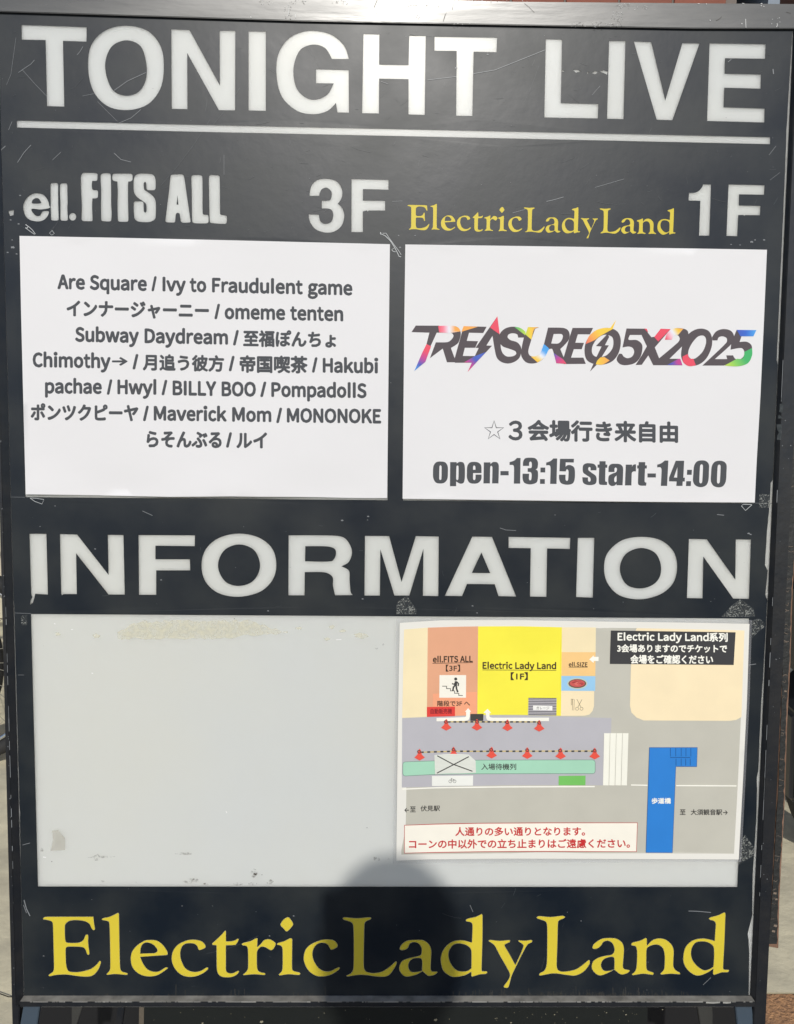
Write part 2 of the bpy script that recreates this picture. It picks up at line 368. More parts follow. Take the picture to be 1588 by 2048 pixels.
UP += big(40, 330, KF,
 "250,428 190,440 130,475 90,520 52,600 55,690 90,780 150,830 240,852 300,850 360,830 415,775 438,715 430,697 350,700 330,720 300,765 250,770 210,740 180,700 172,670 200,660 290,672 340,670 430,655 460,635 443,620 430,560 400,500 340,445",
 "185,580 190,530 240,500 290,515 322,575 300,582",
 "475,275 560,275 575,290 575,400 578,600 582,830 560,840 480,835 470,810 465,600 462,300",
 "620,280 700,278 715,310 715,400 720,560 715,650 722,825 700,842 625,838 612,820 612,600 605,400 608,300",
 "930,150 960,118 1150,122 1170,135 1168,225 1155,240 1092,240c 1085,300 1092,365 1110,380 1160,380 1178,400 1175,490 1155,503 1095,505c 1090,600 1092,700 1095,840 1070,850 950,845 932,820 935,600 925,400 920,200",
 "1225,145 1300,122 1360,130 1372,160 1378,400 1378,600 1385,720 1378,840 1355,852 1240,845 1228,810 1225,600 1228,400 1220,250",
 "1400,145 1420,130 1680,130 1698,145 1701,220 1678,245 1638,250c 1633,300 1633,500 1636,700 1638,840 1618,857 1500,855 1480,830 1475,600 1478,400 1472,250c 1410,235 1395,200")
UP += [ell(40 + 797 * KF, 330 + 782 * KF, 53 * KF, 58 * KF)]
UP += big(250, 330, KF,
 "290,130 200,135 150,170 130,250 135,400 180,480 290,560 322,600 325,700 305,722 285,700 280,590 265,555 150,550 133,580 140,790 180,845 270,862 370,860 440,830 463,780 463,560 430,480 330,400 290,370 282,280 300,255 320,270 325,350 345,378 445,378 460,360 460,220 420,145",
 "700,150 780,142 870,145 895,190 940,500 990,860 960,870 870,870 845,850 825,735 795,722 770,740 755,860 730,870 630,865 612,850 640,600 665,400 685,200", "793,455c 808,600c 780,600c",
 "1010,165 1060,150 1150,155 1168,180 1172,400 1172,600 1175,730 1190,750 1250,755 1262,780 1260,865 1230,882 1060,880 1020,860 1012,600 1010,400 1005,250",
 "1275,165 1300,152 1410,158 1430,180 1435,400 1438,740 1460,755 1530,765 1540,790 1535,875 1500,890 1320,878 1285,860 1275,600 1272,400 1268,250")
UP += big(600, 340, KF,
 "142,390c 165,260 220,180 300,140 400,133 520,155 600,220 640,330 625,430 570,510c 640,580 668,690 640,820 570,900 470,943 350,940 230,890 150,780 130,670c 285,675c 300,760 340,805 400,815 470,785 502,700 490,620 440,585 330,580c 330,462c 400,465 460,450 482,370 465,310 400,265 330,290 300,340 290,390c",
 "780,135c 1338,150c 1338,298c 952,288c 950,462c 1287,465c 1287,612c 1040,612c 1025,625c 1010,610c 950,625c 950,938c 778,938c")
UP += big(1360, 350, KF,
 "350,143c 470,143c 443,917c 288,917c 308,390c 130,385c 137,270c 220,268 290,235 330,190",
 "735,143c 1277,155c 1270,298c 893,292c 888,462c 1215,468c 1208,608c 985,606c 972,616c 960,604c 880,605c 865,923c 703,920c")
# torn chips in the film
UP += big(788, 0, K1, "668,278c 676,281c 676,285c 668,284c", "709,276c 730,277c 742,284c 722,288c", "765,284c 775,287c 768,293c", "785,290c 800,281c 812,288c 798,294c", "815,282c 832,279c 848,285c 846,296c 828,288c")
UP += [[(16.5, 422), (28, 420), (27, 430), (20, 432)]]
UP += [[(47, 478), (777, 494), (775, 1002), (51, 998)], [(813, 494), (1530, 505), (1508, 1010), (806, 1003)]]
UP += [p for n, ps in YS for p in ps]
LO = big(0, 980, K1,
 "117,174c 184,174c 190,415c 140,412c 136,428c 130,448c 120,455c 122,438c 128,425c 124,412c",
 "238,175c 306,177c 431,337c 428,178c 490,179c 495,415c 431,415c 302,251c 305,413c 252,413c 246,418c 243,411c",
 "550,179c 774,180c 773,223c 617,221c 617,275c 754,275c 755,319c 620,319c 620,416c 552,416c",
 "950,173 1030,190 1082,235 1097,300 1080,360 1030,405 945,424 865,408 815,362 800,298 817,235 870,190", "950,216 1005,235 1030,280 1028,325 1000,365 950,381 900,368 870,325 868,280 895,235",
 "1146,180c 1320,181 1370,192 1397,240 1385,285 1355,303c 1385,320 1388,360 1392,405 1400,417c 1330,418c 1322,380 1320,345 1290,327 1210,326c 1209,418c 1145,418c", "1212,223c 1300,224 1330,235 1332,262 1315,283 1211,283c",
 "1449,182c 1545,183c 1594,365c 1651,183c 1742,185c 1740,421c 1679,420c 1681,233c 1625,419c 1566,419c 1510,235c 1508,419c 1447,419c")
LO += big(788, 980, K1,
 "311,185c 389,186c 485,423c 415,421c 400,374c 290,373c 270,421c 202,420c", "347,248c 382,330c 309,329c",
 "455,186c 700,190c 698,234c 608,232c 605,424c 540,423c 543,231c 455,230c",
 "730,190c 795,190c 789,427c 723,425c",
 "985,186 1060,200 1110,245 1124,305 1108,370 1055,415 975,434 895,418 848,370 834,310 848,250 905,200", "980,230 1035,248 1059,295 1055,345 1025,378 975,391 925,377 900,335 900,290 925,250",
 "1171,194c 1242,196c 1355,356c 1357,196c 1417,197c 1409,432c 1347,431c 1228,264c 1225,430c 1163,429c")
LO += [[(62, 1228), (1498, 1237), (1474.5, 1774), (76, 1773)]]
LO += [p for n, ps in YP for p in ps]

# ------------------------------------------------------------ the sign board
def lerp(tab, y):
    if y <= tab[0][0]: a, b = tab[0], tab[1]
    elif y >= tab[-1][0]: a, b = tab[-2], tab[-1]
    else:
        for a, b in zip(tab, tab[1:]):
            if a[0] <= y <= b[0]: break
    return a[1] + (b[1] - a[1]) * (y - a[0]) / (b[0] - a[0])
BASE_R = [(40, 1587), (2010, 1498.5)]
BASE_L = [(40, -3.5), (2010, 48.5)]
gapR = [(40, 0), (130, 2), (263, 4), (375, 3), (585, 3), (720, 3), (730, .3), (960, .3), (966, 4), (1010, 4), (1040, 6), (1060, 7), (1130, 8), (1141, 2), (1190, 4.5), (1200, .4), (1330, 1.5), (1410, 3), (1500, 3), (1542, 3), (1555, 5.5), (1575, 4), (1640, 2.5), (1750, 4.5), (1800, 3), (1830, 2), (1868, 9.5), (1880, 7), (1905, 5), (1950, 3), (2010, 1.5)]
gapL = [(40, 0), (1200, .2), (1210, .9), (1500, 1.1), (1520, .6), (1540, 1.2), (1610, .9), (1625, 2), (1640, 1), (1700, .8), (1720, .1), (2010, .4)]
def edgeR(y0, y1, n=60):
    ys = sorted(set([y0 + (y1 - y0) * i / n for i in range(n + 1)] + [g[0] for g in gapR if y0 < g[0] < y1]))
    return [(lerp(BASE_R, y) - lerp(gapR, y) + random.uniform(-.25, .25), y) for y in ys]
def edgeL(y0, y1, n=50):
    ys = sorted(set([y0 + (y1 - y0) * i / n for i in range(n + 1)] + [g[0] for g in gapL if y0 < g[0] < y1]))
    return [(lerp(BASE_L, y) + lerp(gapL, y), y) for y in ys][::-1]
sign = root('sandwich_board_sign', at(794, 2008) + Vector((0, 0, -.5)), 'tall black framed street sign board reading TONIGHT LIVE and INFORMATION with yellow venue name', 'sign board')
UPF = [[(-6, 20), (1589, 50)] + edgeR(52, 1010) + edgeL(30, 1008)] + UP
LOF = [[(lerp(BASE_L, 994) + .3, 994), (400, 997), (800, 1000.5), (1200, 1004), (1544, 1007)] + edgeR(1009, 2006) + edgeL(996, 2006)] + LO
prism('acrylic_panel', [(-12, 15), (1600, 40), (1502, 2014), (43, 2014)], -.0004, .006, acr, sign, 'milky white acrylic sheet seen through the cut letters and the blank window', bevel=0)
def fw(x, y): return .00004 * math.sin(x / 97 + y / 61) + .00003 * math.sin(x / 41 - y / 87)
sheet('dark_film', UPF, film, sign, lambda x, y: .0001 + fw(x, y), step=26, label='scratched charcoal film with TONIGHT LIVE, ell.FITS ALL 3F and 1F cut out', smooth=False)
sheet('dark_film', LOF, film, sign, lambda x, y: .00022 + fw(x, y), step=26, label='dark film with INFORMATION and a blank white window cut out')
for (n, ps) in YP: sheet('yellow_letter', [shrink(ps[0], .75)] + [shrink(p, -.75) for p in ps[1:]], yel, sign, .0002)
for (n, ps) in YS: sheet('yellow_letter', [shrink(ps[0], .25)] + [shrink(p, -.25) for p in ps[1:]], yel, sign, .0001, label='small yellow letter of the venue name beside 1F')

# frame: side bars, rail and top bar
ylow = 2900
def lx(y, a=(28, -26), b=(2060, 27.5)): return a[1] + (b[1]-a[1]) * (y-a[0]) / (b[0]-a[0])
def ly2(y): return lx(y, (900, 3), (2003, 33))
def rx(y): return lx(y, (1100, 1575), (2048, 1527))
def rx2(y): return lx(y, (1500, 1532), (2003, 1510))
def yfoot(x, d, z=0.0):
    y = 2048
    while at(x, y, d).z > z and y < 9000: y += 8
    return y
yl, yr = yfoot(30, .006), yfoot(1520, .006)
lbar = [(lx(-60), -60), (ly2(-60), -60), (ly2(2010), 2010), (39, 2014), (37, 2080), (lx(yl) + 6, yl), (lx(yl) - 4, yl), (lx(2060), 2060)]
prism('side_bar', lbar, .006, .045, black, sign, 'left upright of the black metal frame')
prism('side_bar', [(rx(-60), -60), (rx(2048), 2048), (rx(yr) + 6, yr), (rx(yr) - 8, yr), (1508, 2014), (rx2(2003), 2003), (rx2(-60), -60)], .006, .045, black, sign, 'right upright of the black metal frame with scuffed paint')
for sgn, bs, rg, lbl in ((-1, BASE_L, ly2, 'sloping inner lip of the left upright'), (1, BASE_R, rx2, 'sloping inner lip of the right upright')):
    V = []; Fc = []
    for i in range(41):
        y = -60 + i * (2010 + 60) / 40
        V += [at(lerp(bs, y) + sgn * .4, y, .0003), at(rg(y) + sgn * .5, y, .0058)]
        if i: k = 2 * i; Fc.append((k-2, k, k+1, k-1) if sgn > 0 else (k-1, k+1, k, k-2))
    link('frame_lip', V, Fc, black, sign, lbl)
prism('bottom_rail', [(38, 2003.5), (1511, 2003.5), (1510, 2014), (40, 2014)], .011, .04, black, sign, 'bottom rail with a dusty ledge', bevel=.0004)
prism('top_bar', [(-60, -60), (600, -34), (794, -3), (1030, 3), (1200, 5), (1400, 6.5), (1600, 8), (1645, 8), (1645, 57), (1588, 56.6), (1388, 56.5), (1188, 54), (1000, 50.5), (800, 45.5), (600, 41.5), (400, 36), (200, 29.5), (0, 23), (-60, 21)], .0034, .05, barp, sign, 'scuffed glossy top bar of the frame catching the sun', bevel=.0006)
# ledge dust lies on the rail's top face
dl = []
for i in range(120):
    x = 44 + i * 12.25 + random.uniform(-4, 4)
    dl.append((x, random.uniform(.001, .0034)))
ledge_pts = []
V = []; Fc = []
topz = at(794, 2003.5, .011)
def ledge(x, t):   # t 0 at the film, 1 at the ledge's front edge
    p = at(x, 2003.5, .011); return p - BN * (.0105 * (1 - t)) + BV * .0002
for i in range(150):
    x = 40 + i * (1470 / 149)
    V += [ledge(x, 0), ledge(x, .99)]
    if i: Fc.append((2*i-2, 2*i-1, 2*i+1, 2*i))
link('dust', V, Fc, dust, sign, 'pale dust lying on the bottom ledge')
# worn bright edge of the rail
wl = []
x = 60
while x < 1500:
    l = random.choice([3, 4, 6, 8, 14, 30]); wl.append(([(x, 2003.9), (min(x + l, 1505), 2003.9)], random.choice([.8, 1.1, 1.1, 1.8]))); x += l + random.choice([1, 2, 3, 8, 15])
for a, b in ((1412, 1440), (1446, 1462)): wl.append(([(a, 2005), ((a+b)/2, 2005.5), (b, 2004.5)], 3.4))
strips('worn_edge', wl, mat('bare_metal', (.42, .41, .38), .4, metal=.2), sign, .0113, 'bare metal showing along the rail edge')['kind'] = 'stuff'

# scratches on the film
_op = [(np.array(p), np.roll(np.array(p), -1, axis=0)) for p in UP + LO]
_bb = [(a[:, 0].min(), a[:, 0].max(), a[:, 1].min(), a[:, 1].max()) for a, b in _op]
def opening(x, y):
    c = 0
    for (a, b), (x0, x1, y0, y1) in zip(_op, _bb):
        if not (x0 <= x <= x1 and y0 <= y <= y1): continue
        m = (a[:, 1] > y) != (b[:, 1] > y)
        if m.any():
            q, t = a[m], b[m]; c += int((x < (t[:, 0] - q[:, 0]) * (y - q[:, 1]) / (t[:, 1] - q[:, 1]) + q[:, 0]).sum())
    return c % 2 == 1
def clip(lines):
    out = []
    for pts, wd in lines:
        fine = [pts[0]]
        for a, b in zip(pts, pts[1:]):
            n = max(1, int(math.hypot(b[0]-a[0], b[1]-a[1]) / 2)); fine += [(a[0] + (b[0]-a[0]) * i / n, a[1] + (b[1]-a[1]) * i / n) for i in range(1, n + 1)]
        run = []
        for p in fine + [None]:
            if p is not None and not opening(*p): run.append(p); continue
            if len(run) > 1: out.append((run, wd))
            run = []
    return out
def arc(*p):
    return path(' '.join('%f,%f' % q for q in p) , seg=8)[:-1] if False else list(p)
SC = [  # bright ones traced from the photo
 ([(37, 145), (50, 136), (62, 128), (69, 120)], 1.0), ([(45, 140), (70, 168), (95, 194)], .6), ([(166, 93), (160, 103), (154, 110)], .9),
 ([(228, 181), (255, 162), (290, 146), (325, 134)], 1.1), ([(165, 192), (205, 184)], .6), ([(195, 203), (235, 243)], .5), ([(282, 219), (262, 236), (238, 246)], .9),
 ([(35, 325), (48, 305), (62, 290)], 1.1), ([(105, 320), (122, 304)], .8), ([(228, 306), (242, 319), (262, 324)], 1), ([(17, 260), (24, 243)], .8),
 ([(0, 302), (11, 292)], 1.4), ([(855, 160), (915, 153), (990, 140), (1050, 116), (1092, 99)], 1.2), ([(577, 187), (598, 200)], .9), ([(762, 163), (776, 168)], .9),
 ([(1093, 403), (1110, 399), (1127, 394)], 1.2), ([(1190, 375), (1248, 358)], .8), ([(1025, 426), (1050, 419)], .9), ([(1540, 360), (1560, 345)], .5),
 ([(448, 310), (448, 350)], .5), ([(784, 403), (805, 402)], .7), ([(1434, 1029), (1448, 1030.5)], 1.2), ([(285, 1022), (305, 1031)], 1), ([(1000, 1056), (1012, 1060), (1032, 1061)], .9),
 ([(48, 1800), (53, 1818), (60, 1832)], 1.8), ([(47, 1810), (53, 1826)], 1.2), ([(45, 1690), (60, 1686)], 1), ([(36, 1350), (48, 1350)], .6), ([(1377, 1822), (1395, 1822.5), (1422, 1825)], 1.3),
 ([(1498, 1330), (1512, 1328)], 1.2), ([(20, 994), (52, 994.5)], .5), ([(1505, 1006), (1540, 1007)], .5), ([(1184, 190), (1200, 172)], .7), ([(1456, 124), (1463, 118)], 1.1),
 ([(1546, 138), (1547, 148)], 2), ([(1538, 310), (1552, 292)], .7), ([(940, 1810), (946, 1824)], .8), ([(1406, 1970), (1422, 1955)], .8),
 ([(30, 1226), (62, 1227)], .7), ([(13, 170), (22, 148), (32, 75)], .5)]
SC = clip(SC); strips('scratches', SC, scr, sign, .0005, 'white scratches in the charcoal film')['kind'] = 'stuff'
def clear_of(x, y):
    if 40 < x < 780 and 475 < y < 992: return False
    if 805 < x < 1534 and 490 < y < 1005: return False
    if 62 < x < 1495 and 1228 < y < 1774: return False
    return lerp(BASE_L, y) + 3 < x < lerp(BASE_R, y) - 8
FS = []
for i in range(330):
    top = random.random() < .72
    x = random.uniform(0, 1580); y = random.uniform(60, 470) if top else random.uniform(1000, 1990)
    a = random.choice([random.gauss(-.75, .35), random.gauss(-.1, .3), random.uniform(0, 3.1)]); l = random.expovariate(1 / 8) + 1.5
    if i % 23 == 0: l *= 5
    q = [(x + math.cos(a) * l * t + random.uniform(-.4, .4), y + math.sin(a) * l * t + math.sin(t * 3) * l * .05) for t in (0, .33, .66, 1)]
    if all(clear_of(*p) for p in q): FS.append((q, random.uniform(.35, .8)))
FS = clip(FS); strips('faint_scratches', FS, scrf, sign, .00042, 'fine hair scratches in the film')['kind'] = 'stuff'
SP = []
spots = [(40, 391, 1.6), (21, 440, 1.5), (37, 448, 1.6), (25, 495, 3), (33, 508, 1.5), (15, 505, 1.6), (24, 480, 1.2), (110, 1012, 1), (80, 1053, 1), (190, 1098, 1.4), (322, 1160, 1.4), (975, 109, 1.6), (912, 136, 2), (1120, 236, 1.5), (1497, 1067, 2), (1501, 1069, 1.6),
         (1528, 480, 1.8), (1510, 480, 1.5), (1503, 484, 2.4), (1462, 489, 1.2), (1480, 490, 1.2), (797, 471, 1.2), (830, 471, 1.1), (800, 495, 1.6), (536, 1222, 1.5), (725, 1198, 1.5), (735, 1040, 1), (364, 1812, 1), (87, 1912, 1.2), (587, 1832, 1.4), (539, 1872, 1.2), (1162, 1842, 1), (954, 1226, 1.2), (1110, 1030, .9), (945, 1212, 1.5), (736, 1033, 1.8), (684, 1041, 2)]
for x, y, r in spots: SP.append(([(x - r, y), (x + r * .6, y - r * .3), (x + r, y + r * .5)], r * 1.2))
for i in range(150):
    x = random.uniform(2, 1575); y = random.uniform(62, 1998)
    if clear_of(x, y): r = random.uniform(.3, .75); SP.append(([(x - r, y), (x + r, y + random.uniform(-r, r))], r * 1.3))
strips('paint_chips', SP, scr, sign, .00046, 'pale specks and chips in the film')['kind'] = 'stuff'
# grime near the bottom of the film, as vertical drips of dust
GR = []
for i in range(300):
    x = random.uniform(60, 1490) if i % 3 == 0 else random.gauss(1150, 130); l = random.expovariate(1 / 3.5) + 1
    GR.append(([(x, 1991), (x + random.uniform(-1, 1), 1991 - l)], random.uniform(.5, 1.3)))
strips('grime', GR, mat('grime', (.035, .034, .030), .8), sign, .0004, 'faint dusty streaks above the bottom ledge')['kind'] = 'stuff'
# scuffs on the bars
SB = []
for y0, y1 in ((1214, 1234), (1238, 1250), (1307, 1325), (1330, 1345), (1352, 1370), (1412, 1437), (1437, 1446), (1446, 1463), (1482, 1500), (1511, 1555), (1590, 1596), (1617, 1634), (1640, 1655), (1692, 1702), (1722, 1738)):
    SB.append(([(ly2(y0), y0), (ly2(y1), y1)], random.choice([.7, 1, 1.3])))
for y0, y1 in ((795, 803), (980, 1005), (1195, 1212), (1276, 1290), (1305, 1335), (1360, 1372), (1500, 1600), (1690, 1700), (1730, 1755), (1785, 1792), (1510, 1545), (720, 800), (1450, 1480), (1555, 1640)):
    SB.append(([(rx2(y0), y0), (rx2(y1), y1)], random.choice([.6, .9, .9, 1.3])))
for i in range(60):
    y = random.uniform(80, 1990); s = random.random() < .5
    x = random.uniform(lx(y) + 3, ly2(y) - 1) if s else random.uniform(rx2(y) + 2, rx(y) - 3)
    r = random.uniform(.4, 1); SB.append(([(x - r, y), (x + r, y + r * random.uniform(-2, 2))], r * 1.4))
strips('scuffs', SB, scr, sign, .0064, 'bright scuffs on the side bars')['kind'] = 'stuff'
# residue patches on the right bar
for pl in ("212,740c 240,735c 265,745c 262,800c 250,850c 232,855c 205,845c 215,800c", "195,890c 215,885c 240,915c 262,935c 235,935c 190,938c", "168,1018c 245,1015c 243,1120c 232,1228c 175,1228c 180,1170c 205,1130c 180,1090c"):
    sheet('tape_residue', [path(pl, 1528, 700, 60 / 410)], mat('residue_grey', (.07, .08, .08), .6, var=1, vscale=300, col2=(.13, .14, .14)), sign, lambda x, y: .0006 + .0056 * (x - lerp(BASE_R, y)) / (rx2(y) - lerp(BASE_R, y)), label='grey square of old tape residue on the right upright')
# marks on the top bar
def px(s, x0, k, y0=0): return [(x0 + float(a.split(',')[0]) * k, y0 + float(a.split(',')[1]) * k) for a in s.split()]
TB = [(px(q, x0, 400 / 1588), w_) for q, x0, w_ in (("1010,0 985,58", 500, .9), ("1330,115 1322,143", 500, .9), ("1550,110 1535,165", 500, .6), ("185,35 178,75", 860, .9), ("130,100 105,170", 860, .6), ("350,325 385,312 415,290 440,262", 1388 - 0, .6), ("1330,160 1350,130", 500, .5))]
TB[5] = (px("350,325 385,312 415,290 440,262", 1388, 200 / 1588), .9)
TB.append((px("1465,190 1540,210", 1388, 200 / 1588), .7)); TB.append((px("750,25 790,60 830,100", 860, 400 / 1588), .5))
TC = []
for x0, x1, y0, y1, n in ((515, 545, -8, 10, 26), (568, 584, 0, 38, 30), (584, 612, -4, 10, 22), (665, 700, -6, 8, 30), (815, 880, -3, 14, 34), (905, 1060, -1, 4, 40), (1142, 1170, 45, 54, 22), (1185, 1222, 44, 54, 26), (1222, 1246, 22, 52, 44), (1230, 1262, 8, 16, 24), (1270, 1300, 10, 20, 14), (905, 950, 46, 49, 12), (1540, 1560, 34, 56, 8)):
    for i in range(n):
        x = random.uniform(x0, x1); y = random.uniform(y0, y1); l = random.uniform(.6, 2.4); a_ = random.uniform(0, 6.3)
        (TB if random.random() < .5 else TC).append(([(x, y), (x + math.cos(a_) * l, y + math.sin(a_) * l * .8)], random.uniform(.3, 1.1)))  # dark and pale flecks paint the shaded and lit crinkles of the bar
strips('chips_and_crinkle_shading', TB, mat('chip_and_crinkle_dark', (.05, .04, .03), .5), sign, .0038, 'dark chips and painted shade of crinkles along the top bar')['kind'] = 'stuff'
strips('chips_and_crinkle_shading', TC, scrb, sign, .0039, 'painted highlights of crinkled paint along the top bar')['kind'] = 'stuff'
TW = []
for s in ("60,60 90,58", "190,62 205,64", "765,52 800,55", "1060,85 1075,95", "1100,100 1118,106", "1320,370 1325,400 1310,430", "250,315 262,328", "760,365 762,385", "1060,58 1085,57", "820,300 825,440"):
    TW.append((px(s, 1388, 200 / 1588), random.uniform(.9, 1.8)))
for s in ("300,50 310,80 300,130", "1003,100 1006,104", "360,110 362,140", "5,130 8,142"):
    TW.append((px(s, 500, 400 / 1588), 1.2))
strips('chips_and_crinkle_shading', TW, scrb, sign, .0039, 'bright chips along the top bar')['kind'] = 'stuff'

# below the rail: braces, lower panel, back leg
steel = mat('sky_tinted_steel', (.055, .078, .105), .35, spec=.8, bump=.0004, bscale=80)  # blue of the reflected sky is painted into this base colour
prism('brace', [(47, 2010), (80, 2010), (62, 2130), (26, 2130)], .004, .006, steel, sign, 'steel brace with painted blue grey sky sheen under the left end of the rail')
prism('brace', [(1471, 2013), (1504, 2013), (1516, 2130), (1483, 2130)], .004, .006, steel, sign, 'steel brace with painted blue grey sky sheen under the right end of the rail')
prism('brace', [(236, 2013), (249, 2013), (233, 2130), (210, 2130)], -.045, .006, black, sign)
prism('lower_panel', [(288, 1990), (1296, 1990), (1290, 2260), (284, 2260)], -.02, .006, mat('lower_black', (.010, .012, .011), .45, bump=.0003, bscale=60), sign, 'black lower panel set back beneath the rail')
prism('back_panel', [(70, 1985), (1480, 1985), (1478, yfoot(800, -.3)), (70, yfoot(800, -.3))], -.30, .01, mat('deep_black', (.006, .006, .007), .6), sign, 'dark rear leaf of the folding board')
prism('brace', [(1395, 2013), (1426, 2013), (1424, 2120), (1412, 2120)], -.06, .006, mat('grey_brown', (.045, .045, .042), .6, bump=.0006, bscale=90), sign)
prism('brace', [(143, 2013), (165, 2013), (150, 2060), (143, 2060)], -.06, .006, MATS['grey_brown'], sign)
prism('peeling_strip', [(278, 2014), (290, 2014), (293, 2030), (289, 2130), (276, 2130)], -.047, .006, mat('peel', (.12, .10, .075), .8, bump=.001, bscale=150), sign, 'peeling brown edge of the lower panel')
LP = []
for i in range(46):
    x = random.choice([random.uniform(840, 1290), random.uniform(300, 1290)]); y = random.uniform(2016, 2047); r = random.uniform(.25, .7)
    LP.append(([(x - r, y), (x + r * .3, y - r), (x + r, y + r)], r * 1.5))
for x, y, r in ((871, 2039, 2.6), (523, 2043, 2.6), (405, 2046, 1.6), (1022, 2045, 1.4), (1213, 2025, 1), (1252, 2029, 1.3), (1109, 2029, 1.1), (1325, 2019, 1), (1484, 2024, 1.6)):
    LP.append(([(x - r, y), (x, y + r * .6), (x + r, y - r * .3)], r * 1.5))
strips('paint_chips', LP, mat('chip_cream', (.30, .27, .19), .7), sign, -.0192, 'cream chips on the lower panel')['kind'] = 'stuff'

# rear leg with peeling paint, seen past the right upright
RL = [(1586, 700), (1610, 700), (1602, 900), (1594, 1080), (1586, 1170), (1581, 1330), (1575, 1440), (1570, 1600), (1565, 1700), (1559, 1800), (1557, 1897), (1536, 1893), (1545, 1760), (1556, 1560), (1562, 1400), (1569, 1180), (1576, 1050)]
prism('rear_leg', RL, -.10, .012, mat('rusty_edge', (.16, .085, .05), .7, bump=.0008, bscale=120, var=1, vscale=40, col2=(.26, .15, .10)), sign, 'rusty rear leg of the board with peeling black tape', bevel=.0005)
def edge_x(side, y):
    L = [(700, 1586), (1050, 1576), (1180, 1569), (1400, 1562), (1560, 1556), (1760, 1545), (1893, 1536)] if side < 0 else [(700, 1610), (900, 1602), (1080, 1594), (1170, 1586), (1330, 1581), (1440, 1575), (1600, 1570), (1700, 1565), (1800, 1559), (1897, 1557)]
    return lerp(L, y)
pp = [(edge_x(-1, y) + 1.3 + random.uniform(-.5, .6), y) for y in range(700, 1890, 9)]
qq = [(edge_x(1, y) - 2.6 + random.uniform(-1.1, 1.2), y) for y in range(700, 1890, 9)][::-1]
sheet('peeling_tape', [pp + qq], mat('old_tape', (.022, .023, .022), .55, bump=.0012, bscale=160), sign, -.0988, label='cracked black tape down the rear leg')
CT = []
for i in range(46):
    y = random.uniform(720, 1880); a, b = edge_x(-1, y) + 2, edge_x(1, y) - 4
    CT.append(([(a, y), ((a + b) / 2, y + random.uniform(-3, 4)), (a + (b - a) * random.uniform(.5, 1), y + random.uniform(-3, 3))], random.uniform(.3, .9)))
for x, y, r in ((1550, 1786, 3), (1553, 1798, 2.2), (1551, 1851, 3.2), (1547, 1862, 3), (1571, 1382, 2.4)):
    CT.append(([(x - r, y), (x + r, y + r * .4)], r * 1.3))
strips('cracks', CT, mat('crack_tan', (.22, .17, .13), .8), sign, -.0985, 'tan cracks in the old tape')['kind'] = 'stuff'

# stains on the white window
def blob(x, y, rx_, ry_, n=14, j=.35):
    return [(x + rx_ * math.cos(a) * (1 + random.uniform(-j, j)), y + ry_ * math.sin(a) * (1 + random.uniform(-j, j))) for a in [2 * math.pi * i / n for i in range(n)]]
kS = 740 / 1588
stain = bpy.data.materials.new('adhesive_stain'); stain.use_nodes = True
_n = stain.node_tree; _N = _n.nodes; _b = _N['Principled BSDF']; _b.inputs['Base Color'].default_value = (.74, .70, .52, 1); _b.inputs['Roughness'].default_value = .6
_t = _N.new('ShaderNodeTexNoise'); _t.inputs['Scale'].default_value = 130; _t.inputs['Detail'].default_value = 6
_g = _N.new('ShaderNodeMapRange'); _g.inputs[1].default_value = .3; _g.inputs[2].default_value = .7; _g.inputs[3].default_value = .15; _g.inputs[4].default_value = .6
_tc2 = _N.new('ShaderNodeTexCoord'); _n.links.new(_tc2.outputs['Object'], _t.inputs[0]); _n.links.new(_t.outputs[0], _g.inputs[0]); _n.links.new(_g.outputs[0], _b.inputs['Alpha'])
up_, dn_ = [], []
for i in range(44):
    x = 375 + i * 17; up_.append((x, 48 + random.uniform(-7, 6) + (45 * (1 - i / 6) if i < 6 else 0) + max(0, (i - 34)) * 6))
    dn_.append((x, 122 + random.uniform(-5, 6) - (14 if i > 30 else 0) - max(0, i - 38) * 3))
sheet('adhesive_stain', [[(60 + x * kS, 1220 + y * kS) for x, y in up_ + dn_[::-1]]], stain, sign, .0001, label='cream stripe of old glue across the top of the white window')
for x, y, a, b in ((1153, 78, 14, 6), (1295, 72, 12, 8), (1345, 90, 16, 5), (1420, 110, 30, 12), (1275, 125, 14, 6), (285, 112, 14, 10), (118, 104, 12, 8)):
    sheet('adhesive_stain', [[(60 + p * kS, 1220 + q * kS) for p, q in blob(x, y, a, b)]], stain, sign, .00012)
smg = bpy.data.materials.new('smudge'); smg.use_nodes = True
_n = smg.node_tree; _N = _n.nodes; _b = _N['Principled BSDF']; _b.inputs['Base Color'].default_value = (.24, .22, .19, 1); _b.inputs['Roughness'].default_value = .7
_t = _N.new('ShaderNodeTexNoise'); _t.inputs['Scale'].default_value = 260
_g = _N.new('ShaderNodeMapRange'); _g.inputs[1].default_value = .42; _g.inputs[2].default_value = .7; _g.inputs[3].default_value = 0; _g.inputs[4].default_value = .6
_tc2 = _N.new('ShaderNodeTexCoord'); _n.links.new(_tc2.outputs['Object'], _t.inputs[0]); _n.links.new(_t.outputs[0], _g.inputs[0]); _n.links.new(_g.outputs[0], _b.inputs['Alpha'])
for x, y, a, b in ((690, 1163, 34, 12), (895, 1176, 22, 5), (955, 1174, 16, 6), (1030, 1167, 16, 9), (962, 1130, 14, 18), (287, 1062, 16, 14), (1490, 1068, 18, 8), (1540, 1073, 6, 6), (755, 1176, 12, 5), (452, 1171, 8, 4), (312, 1164, 8, 4), (1487, 160, 7, 9), (1518, 150, 6, 5), (58, 158, 5, 5), (50, 1030, 6, 10), (300, 1060, 60, 5), (660, 1045, 30, 6)):
    sheet('smudge', [[(60 + p * kS, 1220 + q * kS) for p, q in blob(x, y, a, b)]], smg, sign, .00013)
